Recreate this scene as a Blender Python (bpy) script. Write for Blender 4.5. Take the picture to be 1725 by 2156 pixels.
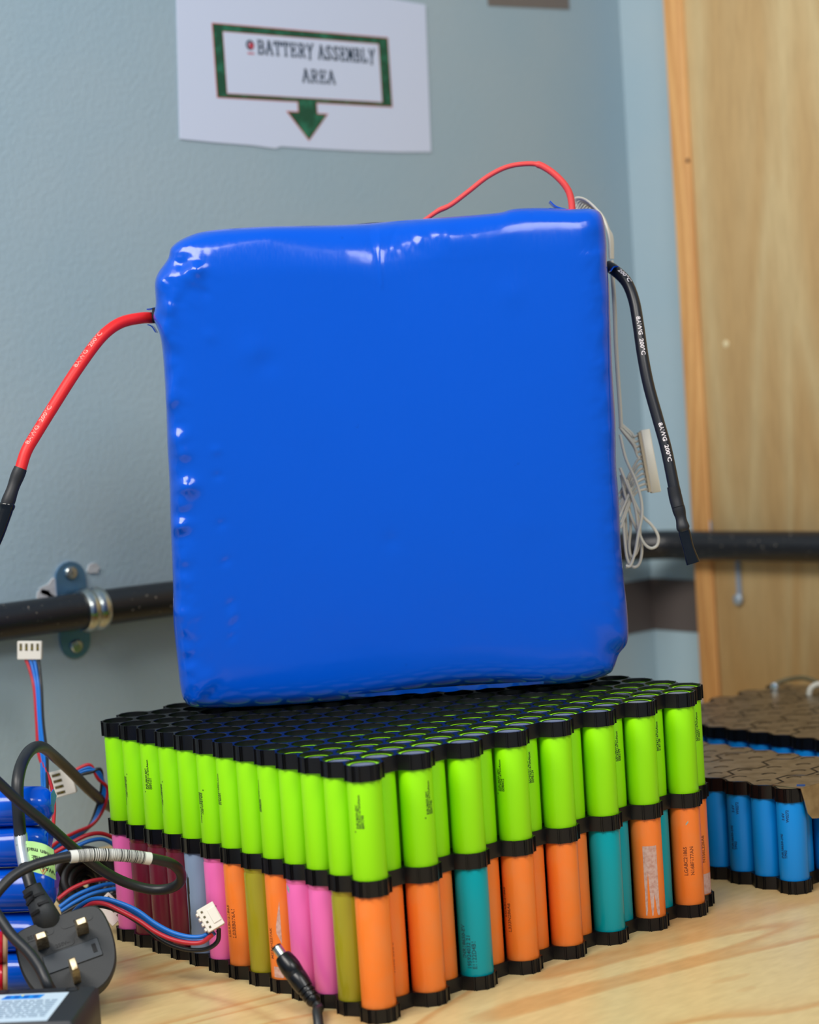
import bpy, math, random
from mathutils import Vector, Matrix, noise as mnoise
random.seed(7)
for o in list(bpy.data.objects): bpy.data.objects.remove(o)
SC = bpy.context.scene
COL = SC.collection
MM = 0.001

# ------------------------------------------------------------------ camera
F_PX, IW, IH = 4076.361, 1725.0, 2156.0
CAM_R = ((0.6449935, -0.0091920, 0.7641328), (0.7614446, 0.0923831, -0.6416132), (-0.0646952, 0.9956811, 0.0665857))
CAM_C = Vector((1023.272, -615.071, 330.760))          # millimetres
cam = bpy.data.cameras.new('camera'); cam.sensor_fit = 'HORIZONTAL'; cam.sensor_width = 36.0
cam.lens = 36.0 * F_PX / IW; cam.clip_start = 0.02; cam.clip_end = 50
cam.dof.use_dof = True; cam.dof.focus_distance = 1.135; cam.dof.aperture_fstop = 8.5
camo = bpy.data.objects.new('camera', cam); COL.objects.link(camo)
camo.matrix_world = Matrix.Translation(CAM_C * MM) @ Matrix(CAM_R).to_4x4()
SC.camera = camo

# ------------------------------------------------------------------ world, lights, exposure
W = bpy.data.worlds.new('World'); SC.world = W; W.use_nodes = True
W.node_tree.nodes['Background'].inputs[0].default_value = (0.44, 0.68, 1.0, 1)
W.node_tree.nodes['Background'].inputs[1].default_value = 0.42
def area_light(name, loc, target, size, power, color):
    l = bpy.data.lights.new(name, 'AREA'); l.shape = 'RECTANGLE'; l.size, l.size_y = size; l.energy = power; l.color = color
    o = bpy.data.objects.new(name, l); COL.objects.link(o); o.location = loc
    o.rotation_euler = (Vector(target) - Vector(loc)).to_track_quat('-Z', 'Y').to_euler()
    return o
area_light('ceiling_light', (0.40, -1.20, 1.62), (0.12, 0.2, 0.1), (1.20, 0.62), 38, (1.0, 0.95, 0.87))
bl = area_light('near_fill_light', (0.98, -0.18, 1.0), (0.16, 0.08, 0.08), (0.45, 0.35), 2.4, (1.0, 0.97, 0.92)); bl.data.spread = math.radians(110)  # unseen fill light, added to brighten the module and its right face
SC.view_settings.view_transform = 'Standard'; SC.view_settings.look = 'None'
SC.view_settings.exposure = 0.0; SC.view_settings.gamma = 1.0; SC.view_settings.use_curve_mapping = False

# ------------------------------------------------------------------ helpers: materials
def srgb(r, g, b):
    f = lambda c: (c/255/12.92) if c/255 <= 0.04045 else ((c/255+0.055)/1.055)**2.4
    return (f(r), f(g), f(b), 1)
MATS = {}
def mat(name, col, rough=0.5, metal=0.0, bump=None, coat=0.0, spec=0.5, noise=None):
    """procedural principled material; bump=(scale,strength,distance mm); noise=(scale, second colour, lo, hi)"""
    if name in MATS: return MATS[name]
    m = bpy.data.materials.new(name); m.use_nodes = True
    nt = m.node_tree; b = nt.nodes['Principled BSDF']
    b.inputs['Base Color'].default_value = col; b.inputs['Roughness'].default_value = rough
    b.inputs['Metallic'].default_value = metal; b.inputs['Coat Weight'].default_value = coat
    b.inputs['Specular IOR Level'].default_value = spec
    tc = nt.nodes.new('ShaderNodeTexCoord')
    if noise:
        n = nt.nodes.new('ShaderNodeTexNoise'); n.inputs['Scale'].default_value = noise[0]; n.inputs['Detail'].default_value = 5
        nt.links.new(tc.outputs['Object'], n.inputs['Vector'])
        r = nt.nodes.new('ShaderNodeValToRGB'); r.color_ramp.elements[0].position = noise[2]; r.color_ramp.elements[1].position = noise[3]
        r.color_ramp.elements[0].color = col; r.color_ramp.elements[1].color = noise[1]
        nt.links.new(n.outputs['Fac'], r.inputs['Fac']); nt.links.new(r.outputs['Color'], b.inputs['Base Color'])
    if bump:
        n = nt.nodes.new('ShaderNodeTexNoise'); n.inputs['Scale'].default_value = bump[0]; n.inputs['Detail'].default_value = 4
        nt.links.new(tc.outputs['Object'], n.inputs['Vector'])
        bp = nt.nodes.new('ShaderNodeBump'); bp.inputs['Strength'].default_value = bump[1]; bp.inputs['Distance'].default_value = bump[2]*MM
        nt.links.new(n.outputs['Fac'], bp.inputs['Height']); nt.links.new(bp.outputs['Normal'], b.inputs['Normal'])
    MATS[name] = m; return m

def wood_mat(name, light, dark, axis, stretch, scale, distort, rough, lo=0.25, hi=0.95, streak=None):
    """plywood veneer: stretched, distorted rings of growth"""
    m = bpy.data.materials.new(name); m.use_nodes = True; nt = m.node_tree; b = nt.nodes['Principled BSDF']
    N = nt.nodes.new; L = nt.links.new
    tc = N('ShaderNodeTexCoord'); mp = N('ShaderNodeMapping')
    sc = [1.0, 1.0, 1.0]; sc[axis] = stretch; mp.inputs['Scale'].default_value = sc
    L(tc.outputs['Object'], mp.inputs['Vector'])
    n1 = N('ShaderNodeTexNoise'); n1.inputs['Scale'].default_value = scale; n1.inputs['Detail'].default_value = 1.5
    n1.inputs['Distortion'].default_value = distort
    L(mp.outputs['Vector'], n1.inputs['Vector'])
    mul = N('ShaderNodeMath'); mul.operation = 'MULTIPLY'; mul.inputs[1].default_value = 7.0
    L(n1.outputs['Fac'], mul.inputs[0])
    fr = N('ShaderNodeMath'); fr.operation = 'FRACT'; L(mul.outputs[0], fr.inputs[0])
    rp = N('ShaderNodeValToRGB'); rp.color_ramp.interpolation = 'B_SPLINE'
    e = rp.color_ramp.elements; e[0].position = lo; e[0].color = light; e[1].position = hi; e[1].color = light
    x = e.new((lo+hi)/2+.04); x.color = dark
    L(fr.outputs[0], rp.inputs['Fac'])
    n2 = N('ShaderNodeTexNoise'); n2.inputs['Scale'].default_value = scale*30; n2.inputs['Detail'].default_value = 3
    L(mp.outputs['Vector'], n2.inputs['Vector'])
    mx = N('ShaderNodeMix'); mx.data_type = 'RGBA'; mx.blend_type = 'MULTIPLY'
    r2 = N('ShaderNodeValToRGB'); r2.color_ramp.elements[0].color = (0.80, 0.76, 0.70, 1); r2.color_ramp.elements[1].color = (1.08, 1.08, 1.06, 1)
    r2.color_ramp.elements[0].position = 0.3; r2.color_ramp.elements[1].position = 0.65
    L(n2.outputs['Fac'], r2.inputs['Fac']); mx.inputs['Factor'].default_value = 0.4
    L(rp.outputs['Color'], mx.inputs['A']); L(r2.outputs['Color'], mx.inputs['B'])
    out = mx.outputs['Result']
    if streak:   # one reddish grain stain running along the front of the bench
        sp = N('ShaderNodeSeparateXYZ'); L(tc.outputs['Object'], sp.inputs[0])
        n3 = N('ShaderNodeTexNoise'); n3.inputs['Scale'].default_value = 22; n3.inputs['Detail'].default_value = 4; L(tc.outputs['Object'], n3.inputs['Vector'])
        ad = N('ShaderNodeMath'); ad.operation = 'MULTIPLY_ADD'; ad.inputs[1].default_value = 0.022; ad.inputs[2].default_value = 0.0265; L(n3.outputs['Fac'], ad.inputs[0])
        su = N('ShaderNodeMath'); su.operation = 'ADD'; L(sp.outputs['Y'], su.inputs[0]); L(ad.outputs[0], su.inputs[1])
        ab = N('ShaderNodeMath'); ab.operation = 'ABSOLUTE'; L(su.outputs[0], ab.inputs[0])
        mr = N('ShaderNodeMapRange'); mr.inputs['From Min'].default_value = 0.0; mr.inputs['From Max'].default_value = 0.007; mr.inputs['To Min'].default_value = 1.0; mr.inputs['To Max'].default_value = 0.0; L(ab.outputs[0], mr.inputs['Value'])
        mx2 = N('ShaderNodeMapRange'); mx2.inputs['From Min'].default_value = 0.03; mx2.inputs['From Max'].default_value = 0.12; mx2.inputs['To Max'].default_value = 0.6; L(sp.outputs['X'], mx2.inputs['Value'])
        mu = N('ShaderNodeMath'); mu.operation = 'MULTIPLY'; L(mr.outputs[0], mu.inputs[0]); L(mx2.outputs[0], mu.inputs[1])
        m3 = N('ShaderNodeMath'); m3.operation = 'MULTIPLY'; L(mu.outputs[0], m3.inputs[0]); L(n3.outputs['Fac'], m3.inputs[1])
        m2 = N('ShaderNodeMix'); m2.data_type = 'RGBA'; L(m3.outputs[0], m2.inputs['Factor']); L(out, m2.inputs['A']); m2.inputs['B'].default_value = streak
        out = m2.outputs['Result']
    L(out, b.inputs['Base Color']); b.inputs['Roughness'].default_value = rough
    bp = N('ShaderNodeBump'); bp.inputs['Strength'].default_value = 0.15; bp.inputs['Distance'].default_value = 0.0004
    L(n2.outputs['Fac'], bp.inputs['Height']); L(bp.outputs['Normal'], b.inputs['Normal'])
    return m

M_WALL = mat('wall_paint', srgb(158, 182, 194), 0.55, bump=(230, 0.42, 0.8), noise=(6, srgb(168, 186, 194), 0.3, 0.7))
M_PLY = wood_mat('plywood_veneer', srgb(206, 180, 132), srgb(190, 150, 96), 2, 0.14, 8.0, 0.5, 0.55, lo=0.2, hi=1.0)
M_BATTEN = wood_mat('pine_batten', srgb(226, 172, 108), srgb(200, 140, 80), 2, 0.05, 40.0, 0.2, 0.6)
M_BENCH = wood_mat('bench_plywood', srgb(208, 184, 132), srgb(190, 138, 82), 1, 0.30, 8.0, 0.9, 0.34, lo=0.66, hi=1.0, streak=srgb(150, 70, 46))
M_FLOOR = mat('concrete_floor', srgb(120, 118, 112), 0.8, bump=(60, 0.3, 1.0))
M_BLACKP = mat('black_plastic', srgb(11, 11, 14), 0.30, spec=0.4, bump=(300, 0.05, 0.2))
M_PIPE = mat('black_conduit', srgb(22, 23, 28), 0.36, bump=(150, 0.15, 0.3), noise=(380, srgb(130, 122, 112), 0.67, 0.70))
M_ZINC = mat('zinc_steel', srgb(190, 195, 190), 0.28, metal=1.0, bump=(200, 0.1, 0.3))
M_NICKEL = mat('nickel_strip', srgb(188, 178, 162), 0.36, metal=1.0, bump=(120, 0.25, 0.4), noise=(90, srgb(152, 140, 122), 0.4, 0.7))
M_STEEL = mat('cell_terminal_steel', srgb(120, 128, 140), 0.5, metal=0.3)
M_PAPER = mat('white_paper', srgb(214, 222, 242), 0.7, bump=(60, 0.1, 0.3))
M_GREENPR = mat('green_marble_print', srgb(10, 78, 52), 0.6, noise=(120, srgb(40, 128, 96), 0.5, 0.75))
M_REDLINE = mat('red_print', srgb(214, 110, 104), 0.6)
M_INK = mat('dark_ink', srgb(52, 72, 92), 0.6)
M_INKK = mat('black_ink', srgb(18, 22, 20), 0.6)
M_INKF = mat('faded_ink', srgb(128, 62, 26), 0.6)
M_INKFF = mat('very_faded_ink', srgb(196, 100, 48), 0.5)
M_INKT = mat('dark_teal_ink', srgb(8, 74, 84), 0.6)
M_INKM = mat('plum_ink', srgb(110, 40, 80), 0.6)
M_INKB = mat('navy_ink', srgb(0, 44, 92), 0.6)
M_INKW = mat('white_ink', srgb(225, 215, 215), 0.6)
M_INKR = mat('pale_red_ink', srgb(246, 150, 140), 0.6)
M_WRAP = None
M_GREEN = mat('green_cell_wrap', srgb(152, 234, 6), 0.40, spec=0.35, bump=(900, 0.04, 0.1))
M_ORANGE = mat('orange_cell_wrap', srgb(246, 126, 44), 0.3, spec=0.45, bump=(300, 0.05, 0.2), noise=(60, srgb(240, 130, 58), 0.45, 0.65))
M_TEAL = mat('teal_cell_wrap', srgb(0, 156, 166), 0.3, spec=0.3, bump=(300, 0.05, 0.2))
M_PINK = mat('pink_cell_wrap', srgb(232, 104, 172), 0.26, spec=0.5, bump=(300, 0.05, 0.2))
M_OLIVE = mat('olive_cell_wrap', srgb(152, 142, 28), 0.22, spec=0.5, bump=(300, 0.05, 0.2))
M_MAROON = mat('maroon_cell_wrap', srgb(98, 24, 40), 0.25, spec=0.5, bump=(250, 0.08, 0.3))
M_GREYB = mat('grey_blue_cell_wrap', srgb(128, 146, 172), 0.35, spec=0.4)
M_CYAN = mat('sky_blue_cell_wrap', srgb(0, 132, 214), 0.38, spec=0.4)
M_REMN = mat('torn_label_residue', srgb(206, 172, 160), 0.5, noise=(500, srgb(188, 140, 124), 0.4, 0.7))
M_REMNT = mat('torn_paper_residue', srgb(176, 186, 170), 0.6, noise=(300, srgb(120, 150, 145), 0.4, 0.7))
M_SCUFF = mat('black_scuff', srgb(30, 22, 20), 0.6)
M_SCUFFB = mat('brown_scuff', srgb(92, 44, 18), 0.6)
M_REDC = mat('red_silicone_cable', srgb(226, 34, 34), 0.45, spec=0.4)
M_CORAL = mat('coral_silicone_wire', srgb(228, 72, 68), 0.5, spec=0.35)
M_BLKC = mat('black_silicone_cable', srgb(28, 28, 32), 0.35, spec=0.5)
M_SHRINK = mat('black_heat_shrink', srgb(26, 26, 30), 0.5, bump=(200, 0.2, 0.4))
M_TAPE = mat('black_glossy_tape', srgb(12, 12, 15), 0.16, bump=(80, 0.4, 0.6))
M_WHITEW = mat('white_wire', srgb(214, 208, 192), 0.45)
M_CONN = mat('ivory_connector', srgb(222, 214, 194), 0.45)
M_CONNW = mat('white_connector', srgb(226, 220, 208), 0.4)
M_SLOT = mat('connector_slot', srgb(92, 82, 50), 0.6)
M_BRASS = mat('brass_contact', srgb(190, 160, 60), 0.35, metal=1.0)
M_BLUEW = mat('blue_wire', srgb(10, 106, 196), 0.42)
M_REDW = mat('red_wire', srgb(178, 30, 44), 0.42)
M_BLACKW = mat('black_wire', srgb(26, 28, 32), 0.42)
M_CORD = mat('black_pvc_cord', srgb(30, 31, 33), 0.42, bump=(250, 0.08, 0.3))
M_PLUG = mat('black_plug_plastic', srgb(40, 42, 44), 0.6, bump=(1200, 0.35, 0.25))
M_FUSE = mat('dark_fuse_cover', srgb(46, 52, 58), 0.25)
M_PIN = mat('tarnished_brass_pin', srgb(214, 200, 168), 0.34, metal=0.9, noise=(300, srgb(140, 118, 86), 0.4, 0.7))
M_SILVER = mat('silver_label', srgb(190, 198, 204), 0.28, metal=0.6, bump=(120, 0.2, 0.4))
M_FLAG = mat('pale_green_label', srgb(176, 222, 140), 0.4)
M_RED = mat('red_shrink_wrap', srgb(206, 24, 46), 0.22)
M_CARD = mat('fibre_card', srgb(190, 150, 112), 0.8, bump=(300, 0.4, 0.5))
M_BOX = mat('charger_case_black', srgb(34, 36, 42), 0.5, bump=(600, 0.2, 0.2))
M_LBL = mat('pale_blue_label', srgb(196, 214, 228), 0.45)
M_LOGO = mat('bright_blue_logo', srgb(24, 140, 226), 0.4)
M_LOGOD = mat('deep_blue_letters', srgb(12, 92, 190), 0.4)
M_GREYTXT = mat('grey_print', srgb(118, 140, 162), 0.6)
M_YEL = mat('yellow_mark', srgb(220, 216, 90), 0.5)
M_TAUPE = mat('taupe_tape', srgb(118, 110, 104), 0.6)
M_SEAL = mat('pale_filler', srgb(190, 190, 192), 0.8, bump=(250, 0.6, 1.0))
M_DARKGAP = mat('dark_opening', srgb(8, 8, 12), 0.7)

# shrink wrap: glossy blue film with fine scratches and faint stains
def wrap_mat():
    m = bpy.data.materials.new('blue_shrink_wrap'); m.use_nodes = True; nt = m.node_tree; b = nt.nodes['Principled BSDF']
    N = nt.nodes.new; L = nt.links.new
    tc = N('ShaderNodeTexCoord')
    n = N('ShaderNodeTexNoise'); n.inputs['Scale'].default_value = 55; n.inputs['Detail'].default_value = 6; L(tc.outputs['Object'], n.inputs['Vector'])
    r = N('ShaderNodeValToRGB'); e = r.color_ramp.elements; e[0].position = 0.20; e[1].position = 0.27
    e[0].color = srgb(0, 66, 168); e[1].color = srgb(0, 80, 198)
    L(n.outputs['Fac'], r.inputs['Fac']); L(r.outputs['Color'], b.inputs['Base Color'])
    b.inputs['Roughness'].default_value = 0.16; b.inputs['Specular IOR Level'].default_value = 0.42
    mp = N('ShaderNodeMapping'); mp.inputs['Scale'].default_value = (1, 1, 0.12); L(tc.outputs['Object'], mp.inputs['Vector'])
    n2 = N('ShaderNodeTexNoise'); n2.inputs['Scale'].default_value = 900; n2.inputs['Detail'].default_value = 2; L(mp.outputs['Vector'], n2.inputs['Vector'])
    r2 = N('ShaderNodeMapRange'); r2.inputs['To Min'].default_value = 0.10; r2.inputs['To Max'].default_value = 0.24; L(n2.outputs['Fac'], r2.inputs['Value'])
    L(r2.outputs['Result'], b.inputs['Roughness'])
    n3 = N('ShaderNodeTexNoise'); n3.inputs['Scale'].default_value = 45; n3.inputs['Detail'].default_value = 3; L(tc.outputs['Object'], n3.inputs['Vector'])
    bp = N('ShaderNodeBump'); bp.inputs['Strength'].default_value = 0.10; bp.inputs['Distance'].default_value = 0.002
    L(n3.outputs['Fac'], bp.inputs['Height']); L(bp.outputs['Normal'], b.inputs['Normal'])
    return m
M_WRAP = wrap_mat()

# ------------------------------------------------------------------ helpers: geometry (all input in millimetres)
RC = Matrix(CAM_R)
def ray(px, py): return RC @ Vector(((px - IW/2)/F_PX, -(py - IH/2)/F_PX, -1.0))
def at(px, py, d): return CAM_C + ray(px, py)*d                  # a spot d millimetres away, along the viewing axis
def hit(px, py, ax, val):
    v = ray(px, py); return CAM_C + v*((val - CAM_C[ax])/v[ax])
CX, CY, CZ = RC.col[0].copy(), RC.col[1].copy(), RC.col[2].copy()

class MB:
    def __init__(s): s.v = []; s.f = []; s.mi = []
    def add(s, vs, fs, mi=0):
        k = len(s.v); s.v += [tuple(x) for x in vs]; s.f += [tuple(i+k for i in f) for f in fs]; s.mi += [mi]*len(fs)
    def box(s, c, h, ax=None, bev=0.0, mi=0):
        ax = ax or (Vector((1, 0, 0)), Vector((0, 1, 0)), Vector((0, 0, 1))); c = Vector(c)
        if bev <= 0:
            vs = [c + ax[0]*h[0]*i + ax[1]*h[1]*j + ax[2]*h[2]*k for i in (-1, 1) for j in (-1, 1) for k in (-1, 1)]
            s.add(vs, [(0, 1, 3, 2), (4, 6, 7, 5), (0, 4, 5, 1), (2, 3, 7, 6), (0, 2, 6, 4), (1, 5, 7, 3)], mi)
        else:
            # chamfered box: octagon cross-section swept with two inset rings
            def ring(z, e):
                a, b = h[0]-e, h[1]-e; q = bev
                return [c + ax[0]*x + ax[1]*y + ax[2]*z for x, y in ((a-q, b), (-a+q, b), (-a, b-q), (-a, -b+q), (-a+q, -b), (a-q, -b), (a, -b+q), (a, b-q))]
            s.loft([ring(-h[2], bev*.8), ring(-h[2]+bev, 0), ring(h[2]-bev, 0), ring(h[2], bev*.8)], True, mi=mi)
    def loft(s, rings, caps=False, closed=True, mi=0):
        n = len(rings[0]); vs = [p for r in rings for p in r]; fs = []
        for i in range(len(rings)-1):
            for j in range(n if closed else n-1):
                a, b = i*n+j, i*n+(j+1) % n; fs.append((a, b, b+n, a+n))
        if caps: fs.append(tuple(reversed(range(n)))); fs.append(tuple(range((len(rings)-1)*n, len(rings)*n)))
        s.add(vs, fs, mi)
    def lathe(s, o, axis, prof, seg=24, cap0=True, cap1=True, mi=0, xd=None):
        axis = Vector(axis).normalized(); o = Vector(o)
        x = Vector(xd) if xd else (axis.orthogonal()); x = (x - axis*x.dot(axis)).normalized(); y = axis.cross(x)
        rings = [[o + axis*h + (x*math.cos(2*math.pi*k/seg) + y*math.sin(2*math.pi*k/seg))*r for k in range(seg)] for r, h in prof]
        s.loft(rings, mi=mi); n = len(rings); b = len(s.v) - n*seg
        if cap0: s.f.append(tuple(b+i for i in reversed(range(seg)))); s.mi.append(mi)
        if cap1: s.f.append(tuple(b+(n-1)*seg+i for i in range(seg))); s.mi.append(mi)
    def tube(s, path, r, seg=12, caps=True, mi=0, flat=1.0):
        rings = tube_rings(path, r, seg, flat); s.loft(rings, caps, mi=mi)
    def prism(s, poly, o, u, v, n, d0, d1, mi=0):
        o = Vector(o); lo = [o+u*a+v*b+n*d0 for a, b in poly]; hi = [o+u*a+v*b+n*d1 for a, b in poly]
        s.loft([lo, hi], True, mi=mi)
    def build(s, name, m, parent=None, org=None, smooth=40):
        me = bpy.data.meshes.new(name); org = Vector(org) if org is not None else Vector((0, 0, 0))
        base = org
        me.from_pydata([((x-base.x)*MM, (y-base.y)*MM, (z-base.z)*MM) for x, y, z in s.v], [], s.f)
        ms = m if isinstance(m, (list, tuple)) else [m]
        for q in ms: me.materials.append(q)
        me.polygons.foreach_set('material_index', s.mi)
        finish(me, smooth)
        o = bpy.data.objects.new(name, me); COL.objects.link(o)
        o.location = base*MM
        if parent: adopt(o, parent)
        return o
def finish(me, smooth=40):
    import bmesh
    bm = bmesh.new(); bm.from_mesh(me); bmesh.ops.recalc_face_normals(bm, faces=bm.faces); bm.to_mesh(me); bm.free()
    if smooth:
        me.polygons.foreach_set('use_smooth', [True]*len(me.polygons)); me.set_sharp_from_angle(angle=math.radians(smooth))
    me.update()
def adopt(o, parent):
    o.parent = parent; o.matrix_parent_inverse = world_of(parent).inverted()
def world_of(p):
    m = p.matrix_basis.copy()
    if p.parent: m = world_of(p.parent) @ p.matrix_parent_inverse @ m
    return m
def empty(name, loc):
    o = bpy.data.objects.new(name, None); COL.objects.link(o); o.location = Vector(loc)*MM; o.empty_display_size = 0.01
    return o
def tag(o, label, cat, group=None):
    o['label'] = label; o['category'] = cat
    if group: o['group'] = group
    return o
def structure(o): o['kind'] = 'structure'; return o
def catmull(pts, n=8):
    P = [Vector(p) for p in pts]; P = [P[0]*2-P[1]] + P + [P[-1]*2-P[-2]]; out = []
    for i in range(1, len(P)-2):
        a, b, c, d = P[i-1:i+3]
        for k in range(n):
            t = k/n; out.append(0.5*((2*b) + (c-a)*t + (2*a-5*b+4*c-d)*t*t + (3*b-a-3*c+d)*t**3))
    out.append(P[-2]); return out
def frames(path):
    T = [(path[min(i+1, len(path)-1)] - path[max(i-1, 0)]).normalized() for i in range(len(path))]
    x = T[0].cross(CZ); x = (x if x.length > .05 else T[0].orthogonal()).normalized(); out = []
    for t in T:
        x = (x - t*x.dot(t)).normalized(); out.append((t, x, t.cross(x)))
    return out
def tube_rings(path, r, seg, flat=1.0):
    rings = []; n = len(path)
    for i, (p, (t, x, y)) in enumerate(zip(path, frames(path))):
        rr = r(i/(n-1)) if callable(r) else r
        rings.append([p + (x*math.cos(2*math.pi*k/seg) + y*flat*math.sin(2*math.pi*k/seg))*rr for k in range(seg)])
    return rings
_txt = {}
def text_faces(body, size):
    """outline of a word as flat triangles: (verts, faces, width) in millimetres"""
    key = (body, size)
    if key not in _txt:
        c = bpy.data.curves.new('t', 'FONT'); c.body = body; c.size = size; c.resolution_u = 2; c.offset = 0.022*size
        o = bpy.data.objects.new('t', c); me = bpy.data.meshes.new_from_object(o)
        vs = [(v.co.x, v.co.y) for v in me.vertices]; fs = [tuple(p.vertices) for p in me.polygons]
        bpy.data.objects.remove(o); bpy.data.curves.remove(c); bpy.data.meshes.remove(me)
        _txt[key] = (vs, fs, max([v[0] for v in vs]) if vs else 0)
    return _txt[key]
def text_on_plane(mb, body, size, o, u, v, center=True, sx=1.0, shear=0.0, mi=0):
    vs, fs, w = text_faces(body, size); o = Vector(o); off = w*sx/2 if center else 0
    mb.add([o + u*(x*sx - off + shear*y) + v*y for x, y in vs], fs, mi)
def text_on_cylinder(mb, body, size, c, r, ang, z0, up=True, line=0.0, mi=0, sx=1.0):
    """vertical print on a standing cell: starts at height z0, runs up (or down), baseline offset 'line' mm round the cell"""
    vs, fs, w = text_faces(body, size); s = 1 if up else -1; out = []
    for x, y in vs:
        b = (line - y)*s if up else (y - line)
        b = -(y-line)*1.0 if up else (y-line)*1.0
        a = ang + b/r
        out.append((c[0] + math.cos(a)*r, c[1] + math.sin(a)*r, z0 + s*x*sx))
    mb.add(out, fs, mi)
def text_on_cable(mb, body, size, path, r, s0, side, mi=0, flip=False, sx=1.0):
    """print along a cable on the side that faces 'side'"""
    vs, fs, w = text_faces(body, size)
    L = [0.0]
    for a, b in zip(path, path[1:]): L.append(L[-1] + (b-a).length)
    fr = frames(path); out = []
    for x, y in vs:
        s = s0 + (x*sx if not flip else -x*sx); i = 0
        while i < len(L)-2 and L[i+1] < s: i += 1
        k = min(max((s-L[i])/max(L[i+1]-L[i], 1e-6), 0), 1); p = path[i].lerp(path[i+1], k); t = fr[i][0].lerp(fr[i+1][0], k).normalized()
        sd = Vector(side); sd = (sd - t*sd.dot(t)).normalized(); w2 = t.cross(sd)
        a = (y - size*0.35)/r*(1 if not flip else -1)
        out.append(p + (sd*math.cos(a) - w2*math.sin(a))*(r))
    mb.add(out, fs, mi)

# ------------------------------------------------------------------ the setting
XW, YW, YP = -230.0, 731.0, 714.0       # left wall, back wall, face of the plywood
b = MB(); b.box((XW-30, 30, 350), (30, 760, 1100)); structure(b.build('wall_left', M_WALL))
b = MB(); b.box((385, YW+30, 350), (645, 30, 1100)); structure(b.build('wall_back', M_WALL))
b = MB(); b.box((585, 24, -775), (875, 770, 25)); structure(b.build('floor', M_FLOOR))
b = MB(); b.box((-148, (YP-3+YW)/2, 400), (10.5, (YW-YP+3)/2, 400), bev=0.8); structure(b.build('trim_1', M_BATTEN))
b = MB(); b.lathe(hit(1448, 338, 1, YP-3.2), (0, -1, 0), [(2.0, 0), (1.2, .6)], 12); adopt(b.build('knot', mat('dark_knot', srgb(70, 40, 26), 0.8)), bpy.data.objects['trim_1'])
b = MB(); b.box((380, (YP+YW)/2, 400), (517.3, (YW-YP)/2, 400), bev=0.6)
ply = b.build('wall_back_plywood', M_PLY); structure(ply)
b = MB(); b.lathe(hit(1529, 724, 1, YP), (0, -1, 0), [(3.4, 0), (3.2, .4), (0.8, .9)], 16); adopt(b.build('screw_cap', mat('filled_screw_hole', srgb(222, 204, 160), 0.6)), ply)

# workbench
bench = empty('workbench', (300, 180, -750))
tag(bench, 'plywood workbench with pale swirling grain under all the battery modules', 'workbench')
b = MB(); b.box((285, 120, -9), (514, 610, 9), bev=1.0); b.build('bench_top', M_BENCH, bench)
leg = None
for x in (-190, 760):
    for y in (-450, 690):
        b = MB(); b.box((x, y, -384), (30, 30, 366), bev=2); b.build('leg', M_BATTEN, bench)

# dark taupe strip of tape at the top of the left wall
b = MB(); b.prism([(564, 654.5), (664.5, 658.5), (664.5, 690), (564, 690)], (XW, 0, 0), Vector((0, 1, 0)), Vector((0, 0, 1)), Vector((1, 0, 0)), 0, 0.6)
tag(b.build('taupe_strip', M_TAUPE), 'taupe strip stuck on the grey wall at the top edge of the photo', 'tape')

b = MB(); b.box((-194.5, YW-.3, 107), (35.5, .3, 24.5)); b.box((XW+.3, YW-30, 107), (.3, 30, 24.5))  # flat dark taupe band running round the wall corner below the pipe
tag(b.build('taupe_strip', mat('dark_taupe_band', srgb(84, 76, 74), 0.6)), 'dark taupe stripe on the grey wall below the pipe, beside the wooden batten', 'tape')

# ------------------------------------------------------------------ paper sign
X, Y, Z = Vector((1, 0, 0)), Vector((0, 1, 0)), Vector((0, 0, 1))
sign = empty('paper_sign', (XW, 360, 526))
tag(sign, 'white paper sign with green framed arrow reading BATTERY ASSEMBLY AREA', 'sign')
bot = [(231, 528.5), (262, 526.8), (300, 525.5), (322, 523.6), (327, 525.5), (360, 524.6), (410, 524), (450, 524.2), (486.5, 525.3)]
top = [(490.8, 649.5), (440, 652.2), (400, 653), (300, 655), (238.5, 656.5)]
poly = bot + top
b = MB()
def paperx(y, z): return 0.5 + 1.3*max(0, (250-y)/20)**2*0.4 + 0.8*math.sin((y-231)/40)**2*max(0, (540-z)/15)*0.6
b.prism(poly, (XW+0.3, 0, 0), Y, Z, X, 0, 0.5)
b.build('paper', M_PAPER, sign)
y0, y1, z0, z1 = 269.0, 446.0, 562.0, 618.5
def flat(name, rects, m, dx, parent=sign):
    b = MB()
    for r in rects: b.prism(r, (XW+0.8, 0, 0), Y, Z, X, 0, dx)
    return b.build(name, m, parent)
yc = 356.0
outer = [(y0, z1), (y0, z0), (yc-8.5, z0), (yc-8.5, 553.2), (yc-19.6, 553.2), (yc, 531.6), (yc+20, 552.6), (yc+10, 552.6), (yc+10, z0), (y1, z0), (y1, z1)]
def off(poly, d):
    c = []
    n = len(poly)
    for i in range(n):
        p, a, q = poly[i-1], poly[i], poly[(i+1) % n]
        e1 = Vector((a[0]-p[0], a[1]-p[1])).normalized(); e2 = Vector((q[0]-a[0], q[1]-a[1])).normalized()
        n1 = Vector((e1.y, -e1.x)); n2 = Vector((e2.y, -e2.x)); m = (n1+n2).normalized(); k = d/max(m.dot(n1), .4)
        c.append((a[0]+m.x*k, a[1]+m.y*k))
    return c
b = MB(); b.prism(off(outer, 0.7), (XW+0.8, 0, 0), Y, Z, X, 0, 0.12); b.build('red_outline', M_REDLINE, sign)
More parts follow.
